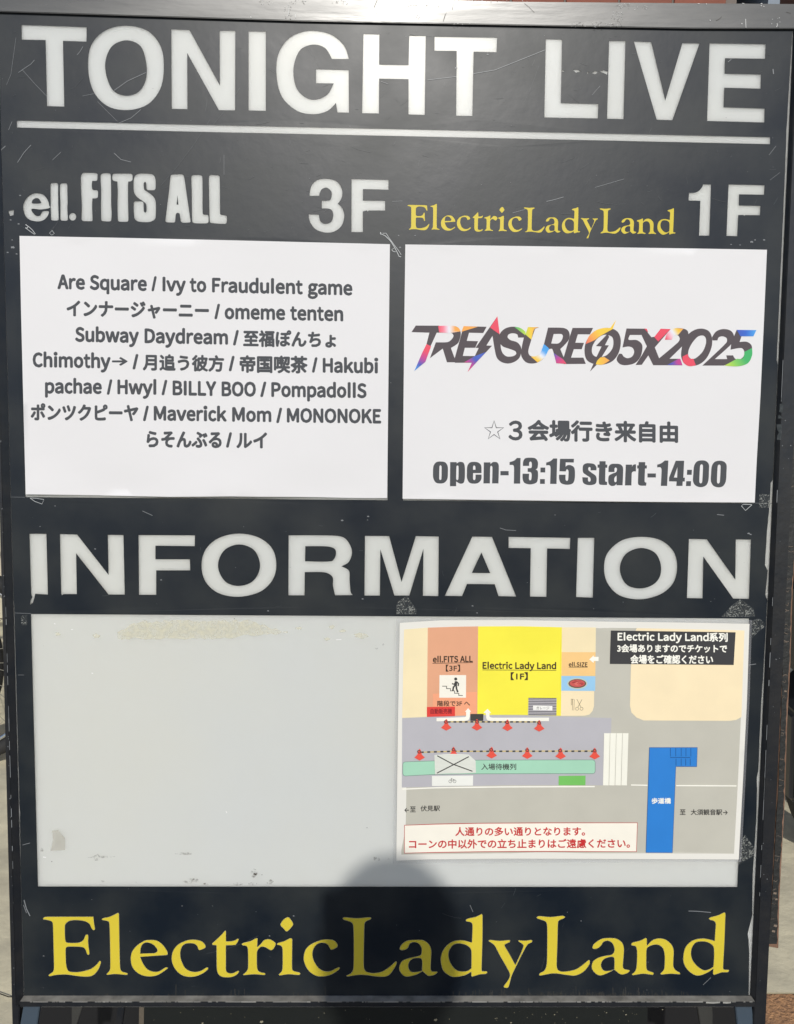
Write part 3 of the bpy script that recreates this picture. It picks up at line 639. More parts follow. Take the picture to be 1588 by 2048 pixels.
strips('smudge', [([(60 + 960 * kS, 1220 + 1132 * kS), (60 + 972 * kS, 1220 + 1136 * kS)], 3), ([(60 + 1445 * kS, 1220 + 934 * kS), (60 + 1448 * kS, 1220 + 935 * kS)], 1.4), ([(60 + 92 * kS, 1220 + 1079 * kS), (60 + 95 * kS, 1220 + 1080 * kS)], 1.6), ([(60 + 994 * kS, 1220 + 1136 * kS), (60 + 997 * kS, 1220 + 1137 * kS)], 1.3), ([(60 + 875 * kS, 1220 + 37 * kS), (60 + 878 * kS, 1220 + 38 * kS)], 1.5)], mat('speck', (.06, .05, .04), .7), sign, .0002)['kind'] = 'stuff'
strips('bright_specks', [([(183, 1346), (186, 1347)], 2), ([(452, 1622), (453.5, 1626)], 1.6), ([(86, 1714), (92, 1715)], 2), ([(672, 1279.5), (683, 1279)], 1.6), ([(108, 1247), (111, 1248)], 1.6), ([(142, 1259), (146, 1259)], 1.6)], mat('speck_white', (.9, .9, .88), .3), sign, .0003)['kind'] = 'stuff'

# ------------------------------------------------------------ poster, left: the list of acts
def waveL(x, y): return .0034 + .0013 * math.sin(x / 110 + y / 260) * math.sin(y / 150 + 1) + .0004 * math.sin(x / 47 - y / 90) + .0014 * math.exp(-((y - 985) / 42) ** 2) * math.sin(x / 62 + .6)
bot = [(774.3, 996), (740, 996.2), (690, 995.6), (640, 994.3), (580, 993.6), (520, 993.4), (460, 992.6), (400, 993.2), (340, 993.6), (270, 992.2), (200, 990.6), (120, 989.4), (51.4, 988.5)]
LPo = root('list_poster', at(410, 735), 'white paper poster listing the bands, filling the left window under ell.FITS ALL 3F', 'poster')
sheet('paper_sheet', [[(39, 471.8), (230, 475.4), (420, 479.6), (600, 484), (779.8, 488.4)] + bot + [(46.5, 800), (42, 620)]], paper, LPo, waveL, step=16, smooth=True)
g1 = lambda k: (lambda x, y: waveL(x, y) + k)
def bl(x): return 576.7 + (x - 115) * .02136
L1 = [('b', 'Are Square', 114.7, 294, bl(115), 3.8, 26.5), ('b', '/', 302.8, 313.5, bl(303), 0, 26.5), ('b', 'Ivy to', 324.8, 412.8, bl(325), 1.9, 26.3), ('b', 'Fraudulent', 423.9, 605.8, bl(424), 3.9, 26.3), ('b', 'game', 615.4, 705.1, bl(615), 2, 26.3)]
L2 = [('k', 'インナージャーニー', 132.8, 418, 601.5, 633, 5), ('b', '/', 428.7, 440.2, 636.5, 0, 27), ('b', 'omeme', 449, 570.6, 636.8, 2, 26.5), ('b', 'tenten', 580, 686.7, 639, 2.2, 26.5)]
L3 = [('b', 'Subway', 150, 278, 682, 2.6, 26.5), ('b', 'Daydream', 288.9, 456.2, 684.8, 3, 26.5), ('b', '/', 465.8, 477.8, 689, 0, 27), ('k', '至福ぽんちょ', 486.1, 672.3, 660.4, 692.2, 2.6)]
L4 = [('b', 'Chimothy', 65.1, 221.4, 732.8, 2.6, 26.5), ('k', '→', 223.8, 255.4, 715, 730.5, 0), ('b', '/', 264.9, 276.9, 737, 0, 27), ('k', '月追う彼方', 285.3, 448.3, 708.8, 739.8, 3), ('b', '/', 457.4, 469.4, 740.6, 0, 27), ('k', '帝国喫茶', 479, 615.4, 711.5, 744.3, 1.5), ('b', '/', 623.7, 635.2, 743.4, 0, 27), ('b', 'Hakubi', 645.3, 756.6, 743.8, 1.5, 26.5)]
L5 = [('b', 'pachae', 89.8, 203.9, 785.5, 1, 26.5), ('b', '/', 213.5, 224.7, 787.6, 0, 27), ('b', 'Hwyl', 234.6, 312.8, 787, 1, 26.5), ('b', '/', 323, 334.8, 788.6, 0, 27), ('b', 'BILLY', 345, 432.8, 789, 1.6, 26.5), ('b', 'BOO', 443, 512, 791, .8, 26.5), ('b', '/', 520.4, 532.8, 792.2, 0, 27), ('b', 'PompadollS', 542.4, 733.3, 792.3, 2.4, 26.5)]
L6 = [('k', 'ポンツクピーヤ', 61, 276.9, 807.4, 839.3, 2), ('b', '/', 285.8, 297.7, 840.4, 0, 27), ('b', 'Maverick', 307.3, 453.8, 839.6, 2, 26.3), ('b', 'Mom', 464.1, 542.9, 841.9, .7, 26.3), ('b', '/', 552.4, 564.4, 844.3, 0, 27), ('b', 'MONONOKE', 573.5, 762.5, 843.6, 2, 26)]
L7 = [('k', 'らそんぶる', 292.9, 443.6, 863, 893.4, 1.5), ('b', '/', 451.9, 464.1, 893.4, 0, 27), ('k', 'ルイ', 472.5, 534.5, 866, 895.3, 0)]
for L in (L1, L2, L3, L4, L5, L6, L7):
    words('printed_line', L, grey, LPo, g1(.00012), off=.042, label='grey printed line with ' + ' '.join(i[1] for i in L if i[1] != '/' and all(ord(c) < 128 for c in i[1]))[:60] if any(ord(i[1][0]) < 128 and i[1] != '/' for i in L) else None)

# ------------------------------------------------------------ poster, right: event logo and times
def waveR(x, y): return .0030 + .0011 * math.sin(x / 120 + 2 - y / 300) * math.sin(y / 140) + .0003 * math.sin(x / 52 + y / 70) + .0008 * math.exp(-((y - 1000) / 40) ** 2) * math.sin(x / 80)
RPo = root('event_poster', at(1165, 745), 'white paper poster with multicoloured TREASURE05X2025 logo and opening times, in the right window', 'poster')
sheet('paper_sheet', [[(810.7, 488.9), (1000, 491.4), (1200, 494.3), (1400, 497.2), (1534, 499.5), (1528, 640), (1521, 790), (1513, 930), (1509.5, 1005), (1350, 1004), (1200, 1002.6), (1000, 1000), (805.2, 997.4), (806.5, 850), (808.5, 650)]], paper, RPo, waveR, step=16, smooth=True)
g2 = lambda k: (lambda x, y: waveR(x, y) + k)
kT = 360 / 1588
LG = [
 ["95,137c 302,138c 302,200c 280,200c 225,320c 180,457c 82,538c 150,380c 190,300c 215,200c 57,195c"],
 ["302,140c 430,140 475,160 492,205 485,250 465,295 405,335c 440,430c 470,461c 370,461c 333,340c 220,425c 272,285c 375,283 410,260 428,228 410,203 302,200c"],
 ["517,142c 720,148c 690,203c 565,200c 545,272c 645,275c 620,333c 528,333c 510,405c 615,406c 590,465c 440,465c 437,430c 497,215c"],
 ["815,55c 833,215c 772,228c 718,313c 768,315c 552,547c 590,463c 615,408c 650,335c 622,333c"],
 ["772,228c 835,215c 850,190 890,160 950,147 1010,160 1060,215c 1050,243c 998,243c 990,215 950,205 915,215 905,240 930,265 990,285 1022,325 1025,370 1010,420 970,455 910,472 850,458 810,420 790,340", "843,302c 870,325 930,345 975,365 980,390 950,408 900,410 865,385 848,345"],
 ["1090,150c 1183,152c 1148,165c 1115,262 1088,360 1100,400 1140,410 1190,385 1225,300c 1290,330c 1262,355 1230,420 1170,462 1110,472 1060,455 1025,400 1030,330 1048,245c"],
 ["1262,155c 1390,157 1435,175 1453,215 1445,260 1420,295 1370,345c 1425,475c 1335,470c 1300,345 1270,345c 1225,305c", "1312,212c 1380,212 1393,230 1380,270 1350,295 1290,295c"],
 ["1478,158c 1660,158c 1632,215c 1525,214c 1503,288c 1579,290c 1559,346c 1490,345c 1465,420c 1574,420c 1595,475c 1400,477c 1395,435c 1455,230c"]]
x2 = 1543.9
LG2 = [
 ["200,160 270,160 330,190 358,250 355,330 330,400 280,455 200,482 120,475 60,440 40,370 50,290 90,220 140,180", "215,218 150,255 110,320 105,370 120,400 150,415 190,415 240,395 285,340 295,280 280,235"],
 ["243,210c 140,318c 190,322c 145,415c 88,543c 150,480c 255,312c 220,310c 258,238c"],
 ["410,163c 590,165c 600,195c 555,220c 440,220c 430,262 500,265 545,300 550,350 530,420 480,470 400,487 350,475 323,435 345,385c 370,388 385,410 420,425 460,410 478,370 465,335 430,322 375,330c"],
 ["565,163c 598,200c 630,240c 660,235c 712,165c 800,168c 660,330c 700,430c 740,485c 645,485c 603,400c 545,483c 490,485c 545,400c 590,320c 545,225c"],
 ["750,262c 770,205 830,163 905,163 950,185 955,240 930,290 790,430c 885,430c 905,488c 645,487c 645,470c 860,290 880,255 865,225 830,222 810,262c"],
 ["1085,165 1140,190 1165,250 1160,330 1120,420 1060,475 990,493 920,470 895,420 893,370 910,290 960,210 1020,172", "1085,225 1040,235 990,290 960,350 955,400 980,430 1020,425 1080,370 1110,300 1110,250"],
 ["1165,240c 1200,190 1260,168 1325,180 1358,225 1345,290 1190,433c 1290,433c 1355,425c 1270,490c 1080,490c 1290,290 1295,250 1260,232 1225,240 1212,268c 1168,268c"],
 ["1382,175c 1557,177c 1530,232c 1425,232c 1408,282c 1470,280 1512,310 1518,365 1500,430 1450,480 1390,497 1275,490c 1300,440c 1290,400c 1350,400c 1370,430 1410,435 1445,405 1448,360 1420,335 1328,350c 1335,290c"]]
for i, ss in enumerate(LG): sheet('logo_letter', [path(s, 810, 620, kT) for s in ss], logod, RPo, g2(.0001 + .00003 * (i % 3)))
for i, ss in enumerate(LG2): sheet('logo_letter', [path(s, 1160, 620, kT) for s in ss], logod, RPo, g2(.0001 + .00003 * ((i + 2) % 3)))
vcol = bpy.data.materials.new('ink_gradient'); vcol.use_nodes = True
_a1 = vcol.node_tree.nodes.new('ShaderNodeVertexColor'); _a1.layer_name = 'Col'
vcol.node_tree.links.new(_a1.outputs[0], vcol.node_tree.nodes['Principled BSDF'].inputs[0]); vcol.node_tree.nodes['Principled BSDF'].inputs['Roughness'].default_value = .6
RED, ORG, YEL_, GRN, LGN, BLU, CYN, MAG, WHT = (230, 72, 95), (240, 165, 75), (240, 200, 60), (60, 175, 100), (190, 215, 70), (60, 85, 180), (70, 160, 230), (190, 60, 140), (228, 232, 240)
def grad(p0, p1, cs):
    dx, dy = p1[0]-p0[0], p1[1]-p0[1]; l2 = dx*dx + dy*dy
    cs = [lin(c) for c in cs]
    def f(x, y):
        t = max(0, min(.9999, ((x-p0[0])*dx + (y-p0[1])*dy) / l2)) * (len(cs)-1); i = int(t); t -= i
        return [cs[i][k] * (1-t) + cs[i+1][k] * t for k in range(3)]
    return f
def patch(s, off, p0, p1, cs, parent=RPo):
    T = lambda p: (810 + (p[0] + off) * kT, 620 + p[1] * kT)
    X = [(x + off * kT, y) for x, y in path(s, 810, 620, kT)]
    sheet('logo_colour_patch', [X], vcol, parent, g2(.00028), step=4, colf=grad(T(p0), T(p1), cs))
patch("292,140c 430,140 475,160 490,188c 400,203c 302,198c", 0, (292, 170), (490, 170), [RED, (240, 130, 150), WHT, ORG, ORG])
patch("190,300c 230,320c 180,457c 82,538c 150,380c", 0, (210, 300), (90, 535), [RED, RED, MAG, BLU, CYN])
patch("517,142c 645,147c 498,192c", 0, (520, 190), (640, 145), [ORG, ORG, ORG])
patch("815,55c 836,215c 750,155c", 0, (815, 55), (800, 215), [RED, RED])
patch("715,370c 552,547c 590,463c 520,463c 615,408c", 0, (715, 370), (552, 540), [BLU, (70, 100, 195), BLU, MAG, RED])
patch("965,150c 1010,155 1060,190 1060,222c", 0, (965, 150), (1060, 222), [GRN, (140, 200, 90), LGN])
patch("1085,150c 1183,152c 1140,170 1115,262c 1062,215c", 0, (1060, 200), (1160, 190), [LGN, YEL_, ORG])
patch("1110,410c 1150,408 1190,385 1225,300c 1270,340 1262,360 1230,420 1170,463c", 0, (1130, 460), (1240, 320), [ORG, YEL_, WHT, CYN, CYN])
patch("1312,380c 1395,435c 1425,475c 1335,470c", 0, (1315, 380), (1400, 475), [BLU, MAG, RED])
patch("268,158c 318,88c 288,168c 170,235 130,265 50,300c 80,230 140,180 200,160", x2, (300, 120), (60, 290), [YEL_, YEL_, YEL_, ORG, (235, 110, 85)])
patch("215,415c 262,445c 200,482 140,480c 150,450 180,418c", x2, (150, 450), (250, 450), [YEL_, ORG])
patch("565,163c 590,165c 600,198c", x2, (565, 163), (600, 198), [RED, RED])
patch("712,165c 800,168c 690,278c 655,238c", x2, (800, 165), (690, 270), [RED, RED])
patch("750,262c 770,205 830,163 912,165c 865,220c 830,225 810,262c", x2, (760, 260), (900, 170), [RED, (240, 170, 185), WHT, YEL_, ORG])
patch("770,485c 870,430c 885,430c 905,488c", x2, (780, 480), (900, 460), [BLU, BLU, MAG, MAG])
patch("905,410c 950,388c 965,425 1000,430c 1022,488c 960,495 910,460", x2, (905, 400), (1010, 480), [RED, RED])
patch("1382,175c 1557,177c 1530,232c 1415,232c", x2, (1382, 200), (1550, 200), [BLU, (45, 100, 200), CYN])
patch("1518,335c 1518,400 1480,470 1390,497 1275,490c 1385,430c 1430,430 1448,400 1450,370c", x2, (1500, 350), (1290, 490), [GRN, GRN, (130, 200, 90), LGN])
# times in heavy condensed figures
kI = 160 / 1588
TM = [(850, ["305,228 400,245 450,320 455,450 445,570 390,645 305,665 215,645 165,560 158,450 168,320 220,245", "305,300 328,320 325,580 303,598 283,580 288,320"]),
 (850, ["500,240c 628,240c 630,270c 680,237 760,250 790,330 790,560 765,650 700,668 618,625c 618,718c 495,718c", "645,305 665,320 662,580 640,600 620,580 626,320"]),
 (850, ["975,235 1060,250 1115,310 1122,458c 955,458c 955,580 975,600 1000,575 1003,488c 1122,488c 1118,580 1060,650 970,668 880,645 835,560 832,450 840,320 890,250", "975,305 1000,330 1000,392c 955,392c 955,330"]),
 (850, ["1168,245c 1300,245c 1300,280c 1350,240 1430,245 1465,310 1458,663c 1332,663c 1338,340 1315,310 1295,340 1288,663c 1160,663c"]),
 (1000, ["8,418c 172,418c 172,502c 8,502c"]),
 (1000, ["335,158c 408,158c 400,667c 275,667c 278,350 260,300 190,297c 190,240c 280,210"]),
 (1000, ["455,315c 460,230 500,165 600,152 700,165 750,230 752,310 740,365 705,385c 745,410 755,470 750,580 720,650 600,683 490,655 450,580 448,470c 578,470c 575,580 598,605 622,580 628,480 610,440 550,432c 550,360c 620,355 632,310 628,250 605,228 580,250 580,315c"]),
 (1000, ["803,348c 898,348c 898,445c 803,445c"]), (1000, ["795,577c 890,577c 890,672c 795,672c"]),
 (1000, ["1060,168c 1135,168c 1122,673c 995,673c 1003,360 985,305 917,305c 917,250c 1000,220"]),
 (1000, ["1192,175c 1468,175c 1465,248c 1305,245c 1302,335c 1330,305 1400,300 1470,345 1488,430 1482,580 1440,665 1330,690 1215,660 1175,580 1172,490c 1302,490c 1303,590 1328,615 1352,590 1360,420 1330,380 1303,425c 1180,422c"]),
 (1150, ["152,370 165,300 220,265 290,262 380,280 425,340 425,403c 310,403c 308,350 290,335 265,355 268,400 330,450 410,510 430,580 410,665 330,695 230,690 160,645 145,540c 258,545c 260,610 285,630 310,605 300,550 230,500 165,450"]),
 (1150, ["485,222c 608,222c 608,290c 640,290c 640,352c 605,352c 600,610 610,630 638,630c 635,693c 540,693 485,680 472,620 480,352c 448,352c 448,290c 485,290c"]),
 (1150, ["665,437c 670,330 720,280 810,273 900,285 950,340 955,450 945,700c 825,700c 822,670c 790,705 720,712 670,670 660,590 675,510 740,470 815,440 832,400 830,360 805,345 785,365 785,437c", "825,505c 825,620 800,640 780,615 785,550"]),
 (1150, ["1008,290c 1135,290c 1130,338c 1150,300 1180,285 1212,285c 1210,425c 1160,425 1130,450 1125,500 1120,703c 992,703c"]),
 (1150, ["1265,240c 1395,240c 1393,305c 1427,305c 1425,367c 1390,367c 1382,625 1395,645 1418,645c 1412,708c 1310,708 1262,690 1250,640 1260,367c 1235,367c 1235,305c 1263,305c"]),
 (1300, ["-50,465c 117,465c 117,545c -50,545c"]),
 (1300, ["295,208c 365,210c 340,712c 215,712c 230,400 210,345 143,345c 143,290c 220,265"]),
 (1300, ["510,213c 678,213c 662,548c 692,548c 690,625c 650,625c 645,713c 522,713c 528,625c 378,622c 380,545c", "545,340c 540,548c 475,545c"]),
 (1300, ["738,393c 832,393c 828,492c 733,492c"]), (1300, ["720,618c 815,618c 810,715c 715,715c"]),
 (1300, ["1030,205 1120,225 1170,290 1170,420 1160,600 1115,700 1010,738 905,705 855,620 860,480 875,320 930,230", "1025,282 1052,310 1035,640 1005,662 980,635 995,310"]),
 (1300, ["1385,212 1475,235 1520,300 1518,450 1505,620 1450,715 1360,742 1260,710 1210,620 1212,480 1228,320 1285,235", "1375,287 1402,315 1385,640 1357,667 1330,640 1345,315"])]
for x0, ss in TM: sheet('printed_character', [path(s, x0, 900, kI) for s in ss], grey, RPo, g2(.00012))
def star(cx, cy, r, ri=.40):
    return [(cx + (r if i % 2 == 0 else r * ri) * math.sin(math.pi * i / 5), cy - (r if i % 2 == 0 else r * ri) * math.cos(math.pi * i / 5)) for i in range(10)]
sheet('printed_star', [star(988.2, 861.5, 21), shrink(star(988.2, 861.5, 21), 1.9)], grey, RPo, g2(.00012), label='outlined star before the printed line')
words('printed_line', [('k', '３', 1016.7, 1045.2, 842.5, 879.6, 0)], grey, RPo, g2(.00012), off=.030)
words('printed_line', [('k', '会場行き来自由', 1055, 1356.4, 840.8, 880.5, 4)], grey, RPo, g2(.00012), off=.042)

# ------------------------------------------------------------ laminated map poster
def waveM(x, y):
    b = .0012 + .0016 * max(0, 1 - abs(y - 1243) / 60) * math.sin((x - 800) / 700 * math.pi) ** 2
    return b + .0007 * math.sin(y / 90 + x / 260) + .0005 * math.sin(x / 80 + 1) * math.exp(-((y - 1715) / 40) ** 2) + .0008
MPo = root('map_poster', at(1145, 1480), 'laminated colour street map with traffic cones, on the right of the white window', 'poster')
gm = lambda k: (lambda x, y: waveM(x, y) + k)
outl = [(799.6, 1245.9), (830, 1243.6), (880.8, 1240.7), (950, 1240.3), (1032, 1240.2), (1180, 1242.7), (1300, 1244.2), (1400, 1245.7), (1498.9, 1247.7), (1494, 1400), (1486, 1560), (1477.5, 1718.9), (1400, 1718.4), (1250, 1718), (1100, 1717.5), (1006.7, 1717.4), (930, 1718), (855.6, 1718.8), (792.6, 1721.4), (795.6, 1470), (797.5, 1350)]
sheet('laminated_sheet', [outl], lamp, MPo, waveM, step=16, smooth=True)
clear = bpy.data.materials.new('clear_laminate'); clear.use_nodes = True
_b = clear.node_tree.nodes['Principled BSDF']; _b.inputs['Base Color'].default_value = (.6, .6, .62, 1); _b.inputs['Roughness'].default_value = .2; _b.inputs['Alpha'].default_value = .22
sheet('clear_margin', [[(792, 1238), (1504, 1240), (1499, 1400), (1491, 1560), (1482.5, 1724), (785.5, 1727), (789, 1470), (791, 1350)], outl], clear, MPo, lambda x, y: waveM(x, y) * .6, step=25, label='clear plastic margin of the laminated map')
def area(name, poly, rgb, k, label=None, step=22, hole=None):
    return sheet(name, [poly] + (hole or []), ink(rgb), MPo, gm(k), step=step, label=label)
kM = 400 / 1588
def mp_(s, x0, y0, k=kM): return path(s, x0, y0, k)
area('printed_area', [(808, 1259), (856, 1255.2), (956, 1252.7), (1124, 1254.5), (1275, 1256.3), (1380, 1258.5), (1488.8, 1261), (1483, 1410), (1476, 1560), (1467.9, 1707.3), (1250, 1706.5), (1000, 1706.5), (802.7, 1709.3), (804.4, 1435)], (196, 193, 180), .0001, 'grey beige road area of the map')
area('printed_area', [(804.4, 1436), (853.8, 1434), (1000, 1430), (1223, 1436), (1222, 1467), (1207.8, 1467), (1206, 1570.5), (1006, 1570.5), (803.6, 1575)], (187, 185, 190), .00022, 'lilac grey pavement of the map')
area('printed_area', [(808, 1259), (855.6, 1255.3), (853.8, 1434), (804.4, 1436)], (246, 229, 186), .0003, 'cream block at the left edge of the map')
area('printed_area', [(855.6, 1255.3), (905, 1253.6), (956.3, 1252.8), (954.6, 1430), (907, 1432), (853.8, 1434)], (229, 168, 132), .0003, 'salmon building block of the map')
area('printed_area', [(866, 1387.5), (953.8, 1383.7), (953, 1430), (907, 1432), (865.2, 1433)], (245, 167, 128), .0004)
area('printed_area', [(956.3, 1252.8), (1040, 1252.5), (1123.8, 1254.5), (1121.8, 1431.6), (1040, 1429.8), (954.6, 1429.8)], (250, 238, 70), .0003, 'yellow building block of the map')
area('printed_area', [(1123.8, 1254.5), (1191.8, 1255), (1191.2, 1304.4), (1123.3, 1304.2)], (247, 229, 186), .0003)
area('printed_area', [(1123.3, 1304.2), (1191.2, 1304.4), (1190.7, 1352.2), (1122.6, 1351.8)], (247, 203, 135), .0003, 'orange block of the map')
area('printed_area', [(1122.6, 1351.8), (1190.7, 1352.2), (1190.3, 1381.8), (1122, 1381.5)], (155, 203, 235), .0003, 'pale blue block of the map')
area('printed_area', [(1122, 1381.5), (1188.4, 1382), (1188, 1412), (1185, 1422), (1179, 1429), (1170, 1431.5), (1121.8, 1431.8)], (249, 230, 190), .0003)
area('printed_area', [(1273.4, 1256.4), (1380, 1258.5), (1488.8, 1261), (1483, 1434), (1472, 1440), (1458.6, 1441.7), (1287.3, 1440.9), (1273, 1435), (1263, 1425), (1260, 1411.4), (1262, 1329.6), (1265, 1275)], (249, 230, 190), .0003, 'large cream block with rounded corners on the map')
area('printed_area', [(1221.8, 1261), (1471.2, 1264.6), (1467.4, 1330), (1219.8, 1327.8)], (58, 58, 60), .0005, 'black title box of the map')
wtx = ink((250, 248, 236)); dtx = ink((62, 44, 30)); rtx = ink((200, 45, 45)); ktx = ink((60, 60, 58))
words('printed_line', [('b', 'Electric Lady Land', 1235.1, 1417.5, 1280.4, 1.2, 14.2), ('k', '系列', 1418.3, 1455.5, 1265.8, 1283, .3)], wtx, MPo, gm(.00062), off=.035)
words('printed_line', [('k', '3会場ありますのでチケットで', 1234.4, 1454.3, 1288.8, 1304.2, 1)], wtx, MPo, gm(.00062), off=.035)
words('printed_line', [('k', '会場をご確認ください', 1260.8, 1426.3, 1310, 1327, .6)], wtx, MPo, gm(.00062), off=.035)
area('printed_arrow', mp_("113,393c 148,360c 148,372c 187,372c 187,405c 148,405c 148,420c", 1150, 1220), (252, 248, 235), .0005)
words('printed_line', [('b', 'ell.FITS ALL', 865.6, 945.8, 1324.6, -1, 11.6)], dtx, MPo, gm(.00055), off=.036)
strips('underline', [([(865, 1326.8), (946, 1325.2)], 1), ([(965, 1339.8), (1040, 1340.3), (1112.6, 1340.8)], 1), ([(1137.5, 1334.6), (1175.3, 1334.6)], .8)], dtx, MPo, gm(.00055))
words('printed_line', [('k', '【3F】', 891.6, 920.3, 1329.4, 1343, 0)], dtx, MPo, gm(.00055), off=.015)
area('printed_icon', [(879, 1350.2), (932.2, 1350.2), (931.9, 1395.4), (878.6, 1395.4)], (248, 243, 228), .0005, 'white box with a person climbing stairs')
kc = 120 / 1293
def c1(s): return [(850 + float(a.split(',')[0]) * kc, 1290 + float(a.split(',')[1]) * kc) for a in s.split()]
strips('printed_icon', [(c1("370,888 465,888"), 1.3), (c1("465,882 465,946"), 1.3), (c1("465,940 550,940"), 1.3), (c1("550,934 550,994"), 1.3), (c1("550,988 637,988"), 1.3), (c1("637,982 637,1046"), 1.3), (c1("637,1040 728,1040"), 1.3), (c1("728,1034 728,1092"), 1.3), (c1("728,1086 815,1086"), 1.3)], ktx, MPo, gm(.00062))
sheet('printed_icon', [ell(850 + 662 * kc, 1290 + 733 * kc, 3.1, 3.1)], ktx, MPo, gm(.00063))
for i, (s, wd) in enumerate((("665,780 668,868", 4.6), ("665,795 630,845 582,832", 2.7), ("686,795 722,835 714,885", 2.7), ("658,855 612,910 600,988", 3.3), ("668,855 682,950 708,1018", 3.3))):
    strips('printed_icon', [(c1(s), wd)], ktx, MPo, gm(.00063 + .00003 * i))
words('printed_line', [('k', '階段で3F へ', 874.5, 940, 1401.6, 1412.6, -.4)], dtx, MPo, gm(.00055), off=.022)
area('printed_area', [(853.8, 1414), (910, 1413.2), (910, 1432.3), (853.8, 1433.8)], (228, 66, 58), .0006, 'red vending machine box of the map')
words('printed_line', [('k', '自動販売機', 861, 904, 1417.5, 1427.8, -.3)], ink((140, 30, 38)), MPo, gm(.00072), off=.02)
words('printed_line', [('b', 'Electric Lady Land', 965.1, 1112.5, 1337.1, .8, 12.4)], dtx, MPo, gm(.00055), off=.036)
words('printed_line', [('k', '【1F】', 1021.3, 1055.8, 1344.8, 1359.9, 0)], dtx, MPo, gm(.00055), off=.03)
area('printed_area', [(1057, 1395.8), (1113.3, 1396.3), (1112.5, 1431), (1056, 1430.3)], (200, 196, 200), .00042, 'striped garage shutter of the map')
strips('printed_stripes', [([(1056.8, 1396.4 + 3.28 * i), (1113, 1396.9 + 3.28 * i)], 1.6) for i in range(11)], ink((82, 78, 84)), MPo, gm(.00052))
area('printed_area', [(1066.1, 1410.6), (1104.9, 1411.8), (1104.8, 1420.6), (1066, 1420.1)], (246, 244, 238), .00062)
words('printed_line', [('k', 'ガレージ', 1072.7, 1098.4, 1412.8, 1418.9, 0)], ktx, MPo, gm(.00072), off=.0)
words('printed_line', [('b', 'ell.SIZE', 1137.5, 1175.2, 1333, .2, 8.2)], dtx, MPo, gm(.00055), off=.03)
area('printed_icon', ell(1154.6, 1367.1, 20, 11, 28), (200, 205, 185), .0004)
area('printed_icon', ell(1154.6, 1367.1, 17.8, 9, 28), (92, 78, 66), .00048, 'round dish of red meat on the blue block')
area('printed_icon', ell(1154.6, 1366.6, 15.4, 7.4, 28), (206, 88, 84), .00056)
for i in range(16):
    a = random.uniform(0, 6.3); r = math.sqrt(random.random()); x, y = 1154.6 + 12.5 * r * math.cos(a), 1366.6 + 5.4 * r * math.sin(a)
    strips('printed_icon', [([(x - 2.5, y + random.uniform(-1, 1)), (x + 2.5, y + random.uniform(-1, 1))], random.uniform(.8, 1.8))], ink(random.choice([(226, 120, 108), (168, 60, 62), (238, 170, 150)])), MPo, gm(.00062 + .00001 * i))
kd = 160 / 1588
def c2(s): return [(1050 + float(a.split(',')[0]) * kd, 1290 + float(a.split(',')[1]) * kd) for a in s.split()]
brn = ink((110, 95, 70))
strips('printed_icon', [(c2("945,1075 978,1080 970,1295 940,1295 945,1075"), .7), (c2("912,1075 945,1075"), .7)] + [(c2("912,%d 945,%d" % (y, y)), .6) for y in range(1090, 1200, 16)] + [(c2("1030,1075 1110,1235"), .8), (c2("1132,1080 1050,1235"), .8)], brn, MPo, gm(.00045), 'comb and scissors outline')
for cx in (1035, 1122): sheet('printed_icon', [ell(1050 + cx * kd, 1290 + 1265 * kd, 3.4, 3.4), ell(1050 + cx * kd, 1290 + 1265 * kd, 2.7, 2.7)], brn, MPo, gm(.00047))
area('printed_arrow', path("248,1573c 850,1555 885,1535 885,1440c 860,1440c 930,1360c 993,1435c 970,1440c 965,1540 940,1610 870,1635c 248,1645c", 850, 1290, kc), (250, 247, 234), .00075)
area('printed_arrow', mp_("775,785c 803,818c 790,820c 792,848 815,855c 1262,855c 1262,882c 815,882c 770,872 760,820c 742,815c", 780, 1220), (250, 247, 234), .00075)
area('printed_area', [(940.9, 1427.8), (967, 1427.8), (966.5, 1441.6), (940.7, 1441.6)], (64, 64, 62), .00082, 'small black box between the two arrows')
strips('printed_stripes', [([(893, 1443.6), (1077, 1443.8)], 2.2)], ink((214, 190, 120)), MPo, gm(.00086))
strips('printed_stripes', [([(x, 1443.7), (x + 5.8, 1443.7)], 2.8) for x in [895.5 + 11.35 * i for i in range(16)]], ktx, MPo, gm(.00092))
strips('printed_stripes', [([(839, 1504.6), (907, 1502.6), (983, 1502.4), (1189, 1501.8)], 2.2)], ink((214, 190, 120)), MPo, gm(.0006))
strips('printed_stripes', [([(x, 1504.6 - min(2, (x - 839) * .03)), (x + 6, 1504.4 - min(2, (x - 839) * .03))], 3) for x in [841.5 + 13.1 * i for i in range(27)]], ktx, MPo, gm(.00068))
cone = ink((235, 86, 70))
for i, (cx, cy) in enumerate([(892.6, 1455.4), (953.9, 1455.4), (1015, 1456.2), (1078.5, 1457.4), (839.2, 1515.2), (907.2, 1511), (983.3, 1511.2), (1054.6, 1512), (1121.3, 1512.8), (1189.5, 1513)]):
    sheet('printed_cone', [[(cx + a, cy + b) for a, b in [(-1, -17), (1, -17), (2.6, -14), (4.4, -6), (10.7, 0), (0, 5.8), (-10.7, 0), (-4.4, -6), (-2.6, -14)]]], cone, MPo, gm(.001))
    sheet('printed_ring', [ell(cx - (0 if i % 2 else 1), cy - 11.6, 4, 3.2, 16, .4), ell(cx - (0 if i % 2 else 1), cy - 11.6, 2.4, 1.6, 16, .4)], ink((88, 60, 58)), MPo, gm(.0011))
